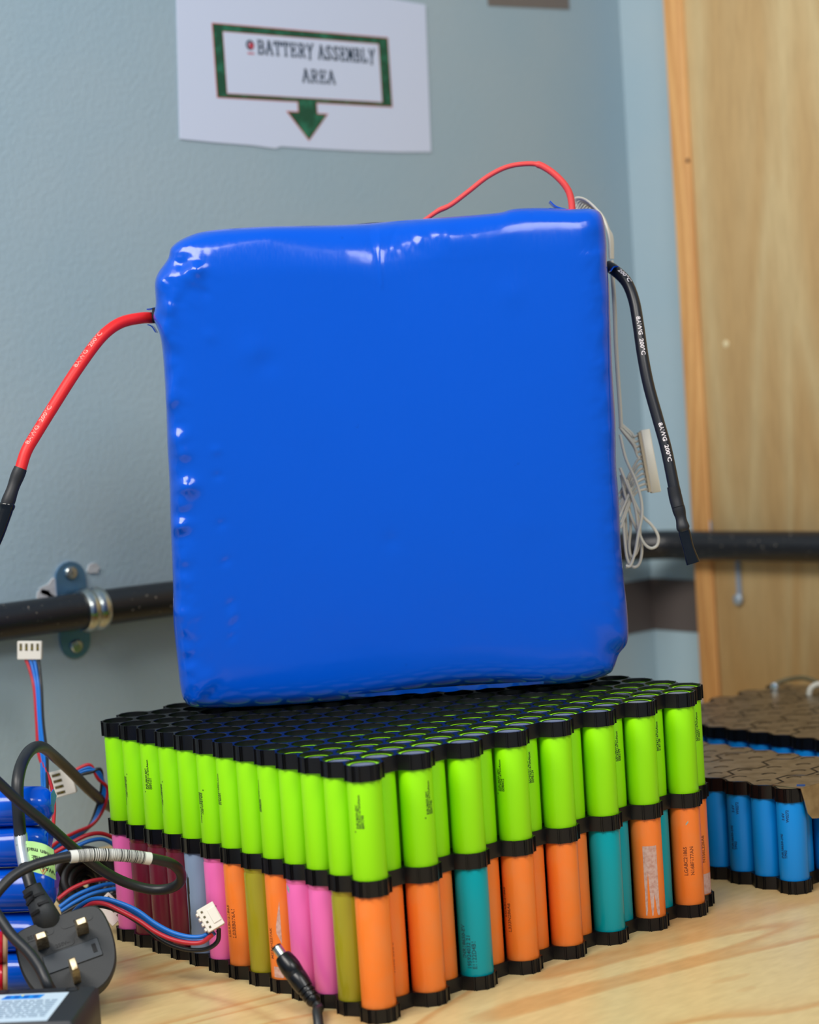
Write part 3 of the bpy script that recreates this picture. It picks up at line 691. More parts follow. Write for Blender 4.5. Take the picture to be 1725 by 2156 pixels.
# front: shrink the last ring towards the middle with relief
def shrink(ins, sgn, steps):
    base = [out2[i].lerp(cen, ins/139.0) for i in range(NO)]; rs = []
    for k in range(0, steps):
        f = k/steps; r = []
        for p in base:
            q = p.lerp(cen, f); h = relief(q.x, q.y, 26+f*100) if sgn > 0 else 0
            dd = rollback(q)
            r.append(PO + E1*q.x + Z*q.y - EN*((dd-h) if sgn > 0 else TH-dd))
        rs.append(r)
    return rs
rs = shrink(26, 1, 60); b.loft(rs); n0 = len(b.v)-NO; b.f.append(tuple(n0+i for i in range(NO))); b.mi.append(0)
rs = shrink(26, -1, 6); b.loft(rs); n0 = len(b.v)-NO; b.f.append(tuple(n0+i for i in range(NO))); b.mi.append(0)
pack = empty('battery_pack', PO - EN*TH/2)
tag(pack, 'large square battery pack in glossy blue shrink wrap standing on green cells', 'battery pack')
wrap = b.build('shrink_wrap', M_WRAP, pack, smooth=75)
import bmesh
bm = bmesh.new(); bm.from_mesh(wrap.data); bmesh.ops.remove_doubles(bm, verts=bm.verts, dist=1e-6); bm.to_mesh(wrap.data); bm.free(); finish(wrap.data, 75)
def onpack(s, z, d=0.0): return PO + E1*s + Z*z - EN*d
# folded flap of film at the bottom edge and flaps round the openings
fl = MB(); ra, rb = [], []
for k in range(25):
    s = -30 + 120*k/24; w = math.sin(math.pi*k/24); zz = (0.6 if s > 0 else .6+s*.09)*w + 1.2; ra.append(onpack(s, zz+1.6, 1.0)); rb.append(onpack(s, zz-1.5*w+.5*w*math.sin(k*1.9), 2.2))
fl.loft([ra, rb], closed=False); fl.build('bottom_seam', M_WRAP, pack)
def curl(name, pts, wdir, w, th=.35):
    b = MB(); P = catmull(pts, 6); wd = Vector(wdir)
    n = (P[-1]-P[0]).cross(wd).normalized()
    b.loft([[p-wd*w-n*th, p+wd*w-n*th, p+wd*w+n*th, p-wd*w+n*th] for p in P], True); return b.build(name, M_WRAP, pack)
curl('wrap_flap', [at(1215, 448, 1198), at(1190, 442, 1200), at(1170, 436, 1200), at(1157, 425, 1199)], -EN, 5)
curl('wrap_flap', [at(330, 700, 1205), at(322, 688, 1203), at(313, 684, 1201)], -EN, 6)
curl('wrap_flap', [at(330, 648, 1205), at(320, 651, 1203), at(311, 652, 1201)], -EN, 5)
curl('wrap_flap', [at(1284, 572, 1205), at(1291, 563, 1205), at(1300, 562, 1203)], -EN, 6)
b = MB(); b.lathe(at(326, 664, 1200), CX*-1, [(4.6, -2), (4.8, 1.2)], 16); b.build('cable_opening', M_DARKGAP, pack)
# red 8AWG cable
SIDE = (CAM_C - PO).normalized()
rp = catmull([at(345, 668, 1212), at(322, 669, 1209), at(298.5, 669.5, 1204), at(261, 677, 1197), at(232, 693, 1191), at(203, 722, 1185), at(159, 783, 1176), at(116, 850, 1168), at(75, 916, 1160), at(55, 951, 1156), at(42, 992, 1153)], 8)
b = MB(); b.tube(rp, 3.55, 16); red = b.build('red_cable', M_REDC, pack)
b = MB()
text_on_cable(b, '8AWG  200\u00b0C', 4.0, rp, 3.6, 74, SIDE + CY*.4 - CX*.3, flip=True, sx=1.15)
text_on_cable(b, '8AWG  200\u00b0C', 4.0, rp, 3.6, 131, SIDE + CY*.3 - CX*.25, flip=True, sx=1.15)
b.build('cable_print', M_INKR, red, smooth=0)
sp = catmull([at(43.5, 986, 1153), at(33, 1012, 1152), at(23, 1040, 1150), at(15, 1062, 1149)], 6)
b = MB(); b.tube(sp, lambda t: 3.95+.25*math.sin(t*9), 16); b.build('heat_shrink', M_SHRINK, red)
sp = catmull([at(15, 1060, 1149), at(13, 1072, 1148), at(6, 1092, 1147), at(-6, 1125, 1145), at(-22, 1160, 1143)], 6)
b = MB(); b.tube(sp, lambda t: 4.0+.7*math.sin(min(1, t*4)*math.pi)+.3, 16, flat=.8); b.build('terminal_tape', M_TAPE, red)
# black 8AWG cable
bp_ = catmull([at(1278, 560, 1214), at(1294, 569, 1211), at(1319.5, 594, 1205), at(1335, 632, 1200), at(1344, 681, 1196), at(1354, 750, 1192), at(1366.5, 813, 1189), at(1385.6, 882, 1186), at(1403, 945, 1183), at(1419, 1023, 1180), at(1421, 1032, 1180)], 8)
b = MB(); b.tube(bp_, 3.6, 16); blk = b.build('black_cable', M_BLKC, pack)
b = MB()
text_on_cable(b, '200\u00b0C', 3.8, bp_, 3.66, 10, SIDE + CX*.45, sx=1.1)
text_on_cable(b, '8AWG  200\u00b0C', 3.6, bp_, 3.66, 44, SIDE + CX*.05, sx=1.12)
text_on_cable(b, '8AWG  200\u00b0C', 3.6, bp_, 3.66, 112, SIDE + CX*.05, sx=1.12)
b.build('cable_print', M_INKW, blk, smooth=0)
sp = catmull([at(1418, 1024, 1180), at(1423, 1048, 1180), at(1428, 1068, 1179)], 6)
b = MB(); b.tube(sp, lambda t: 3.9+.2*math.sin(t*3), 16); b.build('heat_shrink', M_SHRINK, blk)
sp = catmull([at(1427, 1062, 1179), at(1433, 1086, 1179), at(1438, 1108, 1178), at(1441, 1118, 1178)], 6)
b = MB(); b.tube(sp, lambda t: 3.7+.35*math.sin(t*11), 16, flat=.85); b.build('heat_shrink', M_SHRINK, blk)
sp = catmull([at(1440, 1114, 1178), at(1444, 1132, 1178), at(1452, 1160, 1177), at(1460, 1186, 1177)], 6)
b = MB(); b.tube(sp, lambda t: 3.3+.65*t+.25*math.sin(t*8), 18, flat=.62); b.build('terminal_lug', M_TAPE, blk)
# coral wire over the top edge
tp = catmull([at(878, 478, 1222), at(893, 465, 1219), at(923, 444, 1217), at(949, 431.6, 1216), at(987, 403, 1216), at(1028.6, 371, 1216), at(1073, 350, 1216), at(1124, 345, 1215), at(1153, 356, 1214), at(1181.6, 380, 1213), at(1199, 406, 1213), at(1205, 438, 1213), at(1203, 460, 1213)], 8)
b = MB(); b.tube(tp, lambda t: (1.55 if t < .6 else 2.15) + .15*math.sin(t*40)*(t < .25), 12); b.build('coral_wire', M_CORAL, pack)
# white balance wires over the top right corner
random.seed(21)
for k in range(9):
    dx = random.uniform(-5, 6); dz = 1215 + k*4.0
    w = catmull([at(1199+k*4, 448, dz), at(1203+k*5, 430+k*2.0, dz), at(1212+k*5, 415+k*3.2+random.uniform(0, 3), dz+2), at(1232+k*4, 420+k*3.5, dz+6), at(1254+k*2.5, 438+k*3.2, dz+8), at(1272+k*1.2, 462+k*2.6, dz+9), at(1283+k*.8, 500, dz+8), at(1285+k*.7, 545, dz+8)], 6)
    b = MB(); b.tube(w, .85, 8); b.build('balance_wire', M_WHITEW, pack)
# connector with its fan of wires on the right side
c0, c1 = at(1357, 905, 1236), at(1381, 1037, 1236)
ax = (c1-c0).normalized(); sx = (CX - ax*CX.dot(ax)).normalized(); sn = ax.cross(sx)
b = MB(); b.box((c0+c1)/2, (3.0, 5.0, (c1-c0).length/2), (sx, sn, ax), bev=.5); conn = b.build('balance_connector', M_CONN, pack)
b = MB(); b.box((c0+c1)/2 - sx*3.6, (1.0, 4.4, (c1-c0).length/2-1), (sx, sn, ax)); b.build('wire_housing', mat('beige_housing', srgb(190, 172, 140), 0.5), conn)
for k in range(12):
    p = c0.lerp(c1, (k+.7)/12.4) - sx*4.0
    lo = k >= 5
    e = at(1306+random.uniform(-2, 2), 892+k*3 if not lo else 980+k*12, 1238+random.uniform(-6, 6))
    mid = p.lerp(e, .5) - ax*(-2.5 if not lo else 3.5 + .8*(k-5)) + sx*0.5
    w = catmull([p, p - sx*3 + ax*(.8 if not lo else -1.0), mid, e], 6)
    b = MB(); b.tube(w, .8, 8); b.build('balance_wire', M_WHITEW, conn)
loops = [[(1306, 915), (1318, 965), (1338, 1010), (1350, 1050), (1352, 1085), (1345, 1120), (1338, 1160), (1328, 1190), (1318, 1192)],
         [(1306, 985), (1325, 1030), (1348, 1080), (1372, 1105), (1386, 1128), (1384, 1148), (1370, 1154), (1355, 1142), (1345, 1115), (1338, 1070), (1320, 1010)],
         [(1308, 1000), (1318, 1050), (1330, 1090), (1345, 1125), (1352, 1155), (1347, 1185), (1335, 1194), (1322, 1180), (1316, 1140), (1312, 1090)],
         [(1312, 1040), (1325, 1070), (1328, 1110), (1325, 1150), (1330, 1172), (1342, 1160), (1348, 1120), (1340, 1070), (1325, 1030)],
         [(1310, 1030), (1316, 1080), (1320, 1130), (1326, 1175), (1318, 1196)]]
for i, lp in enumerate(loops):
    w = catmull([at(x, y, 1228+i*4) for x, y in lp], 6); b = MB(); b.tube(w, .95, 8); b.build('balance_wire', M_WHITEW, conn)
w = catmull([at(1288, 548, 1223), at(1294, 640, 1226), at(1298, 740, 1230), at(1306, 860, 1234), at(1308, 900, 1236)], 6); b = MB(); b.tube(w, 1.3, 8); b.build('balance_wire', M_WHITEW, pack)

# ------------------------------------------------------------------ two sky-blue modules behind, on the right
def nickel(name, o, cells, has_all, z, parent, group):
    """plate over some honeycomb units, with a crescent slot over each cell"""
    R = PD/math.sqrt(3); seg = 18; b = MB()
    for c, r in cells:
        x, y = cell_xy(c, r, o); L = []
        for k in range(6):
            q = nbr(c, r, k); L.append(10.0 if (q in cells) else (9.1 if has_all(*q) else 8.9))
        P = []
        for k in range(6):
            a0, a1 = math.radians(60*k), math.radians(60*(k+1)); d = math.sin(a1-a0)
            P.append(((L[k]*math.sin(a1)-L[(k+1) % 6]*math.sin(a0))/d, (L[(k+1) % 6]*math.cos(a0)-L[k]*math.cos(a1))/d))
        circ = [2*math.pi*k/seg for k in range(seg)]; v0 = len(b.v)
        vs = [(x+p[0], y+p[1], z) for p in P] + [(x+6.2*math.cos(a), y+6.2*math.sin(a), z+.15) for a in circ] + [(x+4.6*math.cos(a), y+4.6*math.sin(a), z+.1) for a in circ]
        fs = []; pa = [math.atan2(p[1], p[0]) % (2*math.pi) for p in P]; i0 = min(range(6), key=lambda i: pa[i]); order = [(i0+k) % 6 for k in range(6)]; i = j = 0
        while i < 6 or j < seg:
            ai = pa[order[i]] if i < 6 else 9; aj = circ[j] if j < seg else 9; po = order[(i-1) % 6]; pj = (j-1) % seg
            if ai <= aj: fs.append((po, order[i], 6+pj)); i += 1
            else: fs.append((po, 6+j % seg, 6+pj)); j += 1
        for k in range(seg):
            if 4 <= k <= 9 and (c*7+r*3) % 5 < 4: continue
            q = (k+1) % seg; fs.append((6+k, 6+q, 6+seg+q, 6+seg+k))
        fs.append(tuple(6+seg+k for k in range(seg)))
        b.add(vs, fs)
    return b.build(name, M_NICKEL, parent, smooth=25)
CM = cell_mesh('cell', M_CYAN, 63.5, False, 24)
def blue_module(name, o, cols, rows, label, first, step, skip_left=0):
    e = empty(name, (o[0]+120, o[1]+rows*8, 0)); tag(e, label, 'battery module')
    h1 = holder('bottom_holder', o, cols, rows, 0, 8.2, None, e); h2 = holder('top_holder', o, cols, rows, 57.6, 66.0, None, e)
    for r in range(rows):
        for c in range(cols):
            if not (r in (0, rows-1) or c in (0, 1, cols-1, cols-2)) : continue
            x, y = cell_xy(c, r, o); k = put(CM, 'cell', (x, y, 1.2)); adopt(k, e)
    groups = {}
    for r in range(rows):
        for c in range(cols):
            g = 0 if c >= cols-first else 1+(cols-first-1-c)//step
            groups.setdefault(g, set()).add((c, r))
    has = lambda c, r: 0 <= c < cols and 0 <= r < rows
    for g in sorted(groups): nickel('nickel_strip', o, groups[g], has, 66.25, e, g)
    # blue wrap showing through the slots
    return e
mA = blue_module('battery_module', (258.5-12*PD, 320.7), 13, 5, 'low sky-blue battery module with a bent nickel tab, nearest on the right', 1, 2)
# printed marks on two of its front cells
for cx_, txt in ((12, ('INR18650-29E', 'TP02')), (10, ('INR18650-29E', 'TP02'))):
    x, y = cell_xy(cx_, 0, (258.5-12*PD, 320.7)); b = MB()
    for i, t in enumerate(txt): text_on_cylinder(b, t, 2.6, (x, y), RAD+.05, R_(-76), 22, True, line=(i-1)*2.4)
    text_on_cylinder(b, '3.6V', 2.6, (x, y), RAD+.05, R_(-80), 46, True); text_on_cylinder(b, 'W0272', 2.6, (x, y), RAD+.05, R_(-62), 45, True)
    b.build('printed_code', M_INKB, mA, smooth=0)
# bent nickel tab on the right end
b = MB(); tp_ = [(316.5, 66.6), (319.5, 58), (322.0, 50), (326, 46), (332, 45), (346, 45.4), (372, 46), (372, 66.6)]
xq = 269.8
b.prism(tp_, (xq, 0, 0), Y, Z, X, 0, .5); b.prism([(250, 314.5), (xq+.5, 316.5), (xq+.5, 372), (258, 372)], (0, 0, 66.5), X, Y, Z, 0, .4)
tab = b.build('bent_tab', M_NICKEL, mA, smooth=25)
b = MB(); b.lathe((xq+.45, 344, 57), X, [(4.4, 0), (4.4, .2)], 20); b.build('tab_hole', M_CYAN, tab)
b = MB(); b.box((266, 322, 67.2), (2.6, 1.1, .3), (Vector((.8, .6, 0)), Vector((-.6, .8, 0)), Z)); b.build('blue_mark', mat('blue_marker', srgb(10, 60, 120), 0.5), tab)
mB = blue_module('battery_module', (25.5, 455.0), 13, 10, 'larger sky-blue battery module with nickel plates beside the plywood wall', 2, 2)
wp = [at(1624, 1447, 1560), at(1640, 1437, 1560), at(1662, 1430, 1560), at(1690, 1427, 1550), at(1714, 1433, 1540), at(1740, 1446, 1530)]
b = MB(); b.tube(catmull(wp, 6), 1.9, 10); b.build('link_wire', mat('olive_wire', srgb(110, 98, 66), 0.5), mB)
b = MB(); p = at(1632, 1442, 1556); b.lathe(p - Z*3, Z, [(3.4, 0), (3.6, 2), (2.6, 4.6), (.6, 5.6)], 16); b.build('solder_blob', mat('bright_solder', srgb(226, 234, 236), 0.15, metal=0.9), mB)
b = MB(); b.tube(catmull([at(1704, 1464, 1520), at(1706, 1452, 1520), at(1714, 1444, 1520), at(1728, 1440, 1520), at(1742, 1446, 1520)], 6), 2.2, 10); b.build('pale_wire', M_WHITEW, mB)

# ------------------------------------------------------------------ clutter on the left
# stack of blue wrapped cell sticks
STICK = [(112, 1703, 1100, 11.3), (106, 1783, 1100, 11.6), (120, 1882, 1100, 12.8), (112, 1962, 1101, 11.4), (100, 2042, 1101, 11.6)]
WHERE = ['topmost of the stack on the left', 'second from the top of the stack, behind the silver cord label', 'third from the top, behind the plug neck', 'fourth from the top, behind the plug', 'lowest of the stack, behind the plug']
axs = (CX*-.86 + Vector((.6, .1, 0))*-.18); axs.z = 0; axs.normalize()
zs = [105.2, 82.7, 58.3, 34.0, 11.6]
for i, (px, py, d, r) in enumerate(STICK):
    e = at(px, py, d); e = hit(px, py, 2, zs[i]) if False else Vector((e.x, e.y, zs[i]))
    prof = [(r*.35, 0), (r*.55, .6), (r*.8, 2.5), (r*.93, 6), (r, 12), (r*1.0, 40), (r*.985, 66), (r, 70), (r, 110), (r*.9, 132), (r*.4, 136)]
    b = MB(); rings = []
    up = Z; sd = axs.cross(up)
    for j, (rr, h) in enumerate(prof):
        ring = []
        for k in range(28):
            a = 2*math.pi*k/28; q = rr*(1 + .035*math.sin(3*a+i+h*.09) + (.06*math.sin(5*a+i*2) if h < 8 else 0))
            y_, z_ = math.cos(a)*q, math.sin(a)*q
            z_ = max(-r*.985, min(r*.985, z_))
            ring.append(e + axs*h + sd*y_ + up*z_)
        rings.append(ring)
    b.loft(rings, True)
    o = b.build('wrapped_cell_stick', M_WRAP, None, org=e, smooth=60)
    tag(o, 'blue shrink-wrapped cell stick, ' + WHERE[i], 'battery', 'blue wrapped cell sticks stacked on the left')
    pt = MB(); a0 = e + axs*3; pt.prism([(-5, 0), (3, -2), (9, 2), (4, 7), (-3, 6)], a0 - axs*3.2 + up*1, sd, up, axs, 0, .5)
    pt.build('folded_end', M_WRAP, o)

# red wrapped pair of cells at the left edge
rpk = empty('red_wrapped_pack', at(-5, 2020, 1040)); tag(rpk, 'red shrink-wrapped pair of cells with fibre card end at left edge', 'battery')
for yy in (1994, 2056):
    e = at(9, yy, 1040); b = MB(); b.lathe(e, -CX + CZ*.2, [(6.5, 0), (8.4, 1.2), (8.9, 5), (8.9, 62), (7, 65)], 24); b.build('wrap', M_RED, rpk)
    b = MB(); b.lathe(e + CX*.6, -CX + CZ*.2, [(7.6, -1.2), (8.3, -.4), (8.2, 1.2), (6, 1.4)], 24); b.build('card_end', M_CARD, rpk)

# charger box at the bottom left
ZBX = 30.0
k0 = hit(209, 2075, 2, ZBX); k1 = hit(14, 2083, 2, ZBX); ub = (k1-k0).normalized(); vb = Vector((-ub.y, ub.x, 0)); vb = vb if vb.dot(CZ) > 0 else -vb
box = empty('charger_box', (k0.x, k0.y, 0)); tag(box, 'black charger box with pale printed label at the bottom left corner', 'charger')
b = MB(); b.box(k0 + ub*48 + vb*28 - Z*ZBX/2, (48, 28, ZBX/2), (ub, vb, Z), bev=1.6); b.build('case', M_BOX, box)
for s in (13.0, 50.0):
    p = k0 + ub*s + vb*4.6
    b = MB(); b.lathe(p - Z*1.5, Z, [(3.6, 0), (3.6, 1.7), (2.9, 1.75), (2.4, .7), (.3, .6)], 16); b.build('screw', M_BLACKP, box)
la = k0 + ub*13.5 + vb*9.5
b = MB(); b.prism([(0, 0), (74, 0), (74, 44), (0, 44)], la + Z*.05, ub, vb, Z, 0, .15); lbl = b.build('label', M_LBL, box)
b = MB(); b.prism([(12.0, 2.2), (32, 2.2), (33.5, 8.5), (13.2, 8.5)], la + Z*.05, ub, vb, Z, .15, .25); b.build('logo', M_LOGO, lbl)
b = MB()
for q in (14.5, 19.5, 24.5, 29): b.prism([(q, 3.6), (q+2.6, 3.6), (q+2.9, 7.2), (q+.3, 7.2)], la + Z*.05, ub, vb, Z, .25, .3)
b.build('logo_letters', M_LOGOD, lbl)
b = MB(); b.prism([(22.5, 2.4), (24.2, 2.4), (23.4, 4.8)], la + Z*.05, ub, vb, Z, .25, .34); b.build('logo_accent', M_YEL, lbl)
b = MB()
random.seed(4)
for row in range(9):
    q = 3.0
    while q < 66:
        w = random.uniform(2, 6); b.prism([(q, 11.0+row*3.1), (q+w, 11.0+row*3.1), (q+w, 12.6+row*3.1), (q, 12.6+row*3.1)], la + Z*.05, ub, vb, Z, .15, .22); q += w+1.0
b.build('print_lines', M_GREYTXT, lbl)

# mains plug
PN = (CX*.10 + CY*.50 + CZ*.86).normalized(); PX = (CX*.91 + CY*.40 - CZ*.05); PX = (PX - PN*PX.dot(PN)).normalized(); PY = PX.cross(PN)
pc = at(143, 2008, 1045)
plug = empty('mains_plug', pc - PN*16); tag(plug, 'black three-pin mains plug lying face up beside the blue cell stack', 'plug')
def ppt(x, y, z=0): return pc + PX*x + PY*y + PN*z
def plug_outline(k, sh=0):
    P = [(-24, -18), (-20, -21.5), (-8, -22.5), (8, -22.5), (20, -21.5), (24.5, -17), (26, -6), (25, 6), (21, 16), (13, 23), (0, 25.5), (-13, 23), (-21, 16), (-25, 6), (-26, -6)]
    return [ppt(q.x*k, q.y*k, sh) for q in closed_catmull(P, 4)]
b = MB(); b.loft([plug_outline(.80, -18), plug_outline(.95, -15), plug_outline(1.0, -6), plug_outline(1.0, -1.2), plug_outline(.965, 0)], True); b.build('plug_body', M_PLUG, plug, smooth=35)
for (x, y, w, h, L) in ((-11.1, -9, 3.2, 2.0, 17.7), (11.1, -9, 3.2, 2.0, 17.7), (0, 13.4, 2.0, 4.0, 22.7)):
    b = MB(); b.loft([[ppt(x+sx_*w*k, y+sy_*h*k, z) for sx_, sy_ in ((-1, -1), (1, -1), (1, 1), (-1, 1))] for z, k in ((-2, 1), (L-2, 1), (L, .72))], True); b.build('pin', M_PIN, plug, smooth=20)
b = MB(); b.box(ppt(2, 2.2, .3), (15.5, 5.2, .5), (PX, PY, PN), bev=.4); fc = b.build('fuse_cover', M_FUSE, plug)
b = MB(); b.box(ppt(14.2, 2.2, .9), (1.1, 2.4, .25), (PX, PY, PN)); b.build('cover_slot', M_DARKGAP, fc)
for (x, y, w, t) in ((-12, -15.5, 9, 'BS1363/A'), (10, -15.8, 9, '081'), (-1, -6.0, 6.5, '250V~')):
    b = MB(); ob = [(x+w*sx_ + 2.2*math.cos(a)*sx_ if 0 else x + (w-2.2)*(1 if math.cos(a) > 0 else -1) + 2.2*math.cos(a), y+2.2*math.sin(a)) for a in [math.pi*2*(k+.5)/20 for k in range(20)] for sx_ in (1,)]
    b.prism(ob, pc, PX, PY, PN, -.1, .25); b.build('raised_panel', M_PLUG, plug)
    b = MB(); text_on_plane(b, t, 2.9, ppt(x, y+1.0, .32), PX, -PY); b.build('moulded_lettering', M_DARKGAP, plug, smooth=0)
# neck with slots, towards the cord
n0 = ppt(-4, -20, -8); nd = [n0, at(92, 1922, 1054), at(78, 1893, 1058), at(66, 1868, 1060)]
npth = catmull(nd, 6)
b = MB(); b.tube(npth, lambda t: 8.2 - 2.6*min(1, t*1.15), 20, flat=.85); neck = b.build('cord_neck', M_PLUG, plug)
fr = frames(npth)
for i, s in ((7, -1), (8, 1), (11, -1), (12, 1), (15, -1)):
    if i < len(npth):
        t, x, y = fr[i]; p = npth[i]; rr = 8.2 - 2.6*min(1, i/(len(npth)-1)*1.15)
        side = (CX*s*.55 + CZ*.85); side = (side - t*side.dot(t)).normalized()
        w2 = t.cross(side)
        b = MB(); b.box(p + side*(rr*.80), (1.2, 3.0, .8), (side, w2, t)); b.build('neck_slot', M_DARKGAP, neck)
cp = catmull([at(66, 1868, 1060), at(58, 1840, 1064), at(50, 1805, 1070), at(44, 1770, 1076), at(40, 1725, 1078), at(37, 1680, 1080), at(38, 1640, 1084), at(48, 1603, 1096), at(66, 1578, 1120), at(88, 1573, 1156), at(112, 1590, 1200), at(150, 1625, 1240), at(190, 1665, 1275), at(235, 1700, 1310), at(290, 1720, 1350)], 8)
b = MB(); b.tube(cp, 3.5, 14); cord = b.build('mains_cord', M_CORD, plug)
sl = catmull([at(53, 1822, 1066.5), at(49, 1800, 1070.5), at(45.5, 1778, 1074.5), at(43, 1757, 1078)], 6)
b = MB(); b.tube(sl, 3.85, 16); sil = b.build('silver_label', M_SILVER, cord)
# flag of the label
f0, f1 = at(56, 1768, 1068), at(56, 1826, 1064)
b = MB(); U = []; V = []
fa = [(54, 1771, 1073), (72, 1772, 1068), (95, 1778, 1066), (113, 1789, 1068)]; fb_ = [(62, 1833, 1064), (80, 1838, 1062), (100, 1844, 1062), (118, 1853, 1066)]
A_ = catmull([at(*p) for p in fa], 6); B_ = catmull([at(*p) for p in fb_], 6)
th_ = CZ*.12
b.loft([[p+th_ for p in A_], [p+th_ for p in B_], [p-th_ for p in B_], [p-th_ for p in A_]], False, closed=False); flag = b.build('label_flag', M_FLAG, cord)
def on_flag(u, v):
    i = min(int(u*(len(A_)-1)), len(A_)-2); k = u*(len(A_)-1)-i
    return A_[i].lerp(A_[i+1], k).lerp(B_[i].lerp(B_[i+1], k), v) + CZ*.25
b = MB()
for t, v in (('when mach', .28), ('personal:', .52), ('WARNING', .78)):
    vs, fs, w = text_faces(t, 3.4)
    b.add([on_flag(max(0, min(1, .97 - x/15.5)), v + (y-1.2)/17.0) for x, y in vs], fs)
b.build('label_print', M_INKK, flag, smooth=0)
b = MB()
for (a_, c_) in (((.40, .80), (.66, .80)), ((.66, .80), (.53, 1.0)), ((.53, 1.0), (.40, .80))):
    b.tube([on_flag(*a_), on_flag(*c_)], .16, 6)
b.tube([on_flag(.53, .84), on_flag(.53, .91)], .35, 6); b.build('warning_triangle', M_REDLINE if False else mat('warning_red', srgb(206, 60, 40), 0.5), flag)
b = MB(); text_on_cable(b, 'rk is o', 2.8, sl, 3.9, 4, CZ + CX*.1, flip=False); b.build('label_print', M_INKK, sil, smooth=0)
b = MB()
for t, k in (('rk is o', .82), ('y, unp', .66)):
    vs, fs, w = text_faces(t, 3.2); p = sl[0].lerp(sl[-1], k); b.add([p + CX*(4.0*math.sin((w/2-x)/4.6)) + CZ*(3.95*math.cos((w/2-x)/4.6)) - CY*y for x, y in vs], fs)
bpy.data.objects.remove(sil.children[0]); b.build('label_print', M_INKK, sil, smooth=0)

# looping power lead with barcode sleeve
lead = empty('power_lead', at(200, 1850, 1110)); tag(lead, 'black power lead in a loop with white barcode sleeve, left of the cells', 'cable')
lp = [(-30, 1622, 1050), (0, 1650, 1056), (45, 1692, 1064), (100, 1737, 1074), (160, 1790, 1088), (215, 1832, 1100), (265, 1858, 1108), (315, 1872, 1112), (355, 1871, 1110), (379, 1857, 1104), (380, 1836, 1096), (362, 1819, 1088), (335, 1811, 1082), (300, 1805, 1076), (240, 1800, 1068), (170, 1801, 1060), (120, 1808, 1054), (70, 1822, 1048), (30, 1843, 1042), (0, 1872, 1036), (-25, 1905, 1030)]
L_ = catmull([at(*p) for p in lp], 8)
b = MB(); b.tube(L_, 2.95, 14); b.build('cord', M_CORD, lead)
sv = catmull([at(*p) for p in ((316, 1808, 1078), (280, 1803, 1073), (240, 1800, 1068), (190, 1800, 1062.5), (147, 1804, 1057))], 16)
b = MB(); b.tube(sv, 3.5, 16); slv = b.build('barcode_sleeve', mat('white_sleeve', srgb(222, 220, 212), 0.3), lead)
random.seed(8); b = MB()
n = len(sv); q = 0.1; fsv = frames(sv)
def svp(q):
    i = min(int(q*(n-1)), n-2); return sv[i].lerp(sv[i+1], q*(n-1)-i)
while q < .90:
    w = random.choice((.005, .007, .010, .016)); b.tube([svp(q), svp(q+w)], 3.56, 16, caps=False); q += w + random.choice((.006, .008, .012))
b.build('barcode', M_INKK, slv)
# second thin cord at the far left bottom, running into the plug pile
cd = catmull([at(*p) for p in ((-20, 1905, 1030), (0, 1935, 1026), (25, 1970, 1022), (60, 2005, 1018), (85, 2040, 1014), (100, 2072, 1010), (110, 2090, 1012))], 8)
b = MB(); b.tube(cd, 3.0, 14); b.build('cord', M_CORD, box)

# four-wire harnesses with white connectors
def connector(parent, p, sx_, sy_, sn_, w, h, t, m=M_CONNW, slots='face', holes=True):
    b = MB(); b.box(p, (w/2, h/2, t/2), (sx_, sy_, sn_), bev=.35); c = b.build('connector', m, parent)
    for k in range(4):
        q = p + sx_*(w*(k-1.5)/4.3)
        if slots == 'face':
            b = MB(); b.box(q + sy_*h*.18 + sn_*t*.5, (w*.055, h*.2, .12), (sx_, sy_, sn_)); b.build('contact_slot', M_SLOT, c)
            b = MB(); b.box(q + sy_*h*.12 + sn_*(t*.5+.1), (w*.04, h*.05, .1), (sx_, sy_, sn_)); b.build('contact', M_BRASS, c)
        else:
            b = MB(); b.box(q + sn_*t*.5 + sy_*(-h*.1), (w*.06, h*.14, .1), (sx_, sy_, sn_)); b.build('contact_slot', M_SLOT, c)
    return c
WM = [M_REDW, M_BLUEW, M_BLUEW, M_BLACKW]
WN = ['red_wire', 'blue_wire', 'blue_wire', 'black_wire']
# A: hanging in front of the conduit
hA = empty('wire_harness', at(62, 1390, 1330)); tag(hA, 'four-wire harness rising to a white connector just below the black pipe', 'wire harness')
connector(hA, at(63, 1369, 1330), CX, CY, CZ, 16.5, 12.5, 5)
for k in range(4):
    x0 = 50 + k*9
    pts = [at(x0+4, 1388, 1330), at(62+k*7, 1408, 1328), at(72+k*5, 1450, 1322), at(77+k*4.5, 1520, 1300), at(82+k*5.5, 1590, 1260), at((104 if k == 0 else 84+k*5), 1640, 1215), at((114 if k == 0 else 88+k*4), 1690, 1170), at((112 if k == 0 else 90+k*4), 1745, 1150)]
    b = MB(); b.tube(catmull(pts, 8), 1.15, 10); b.build(WN[k], WM[k], hA)
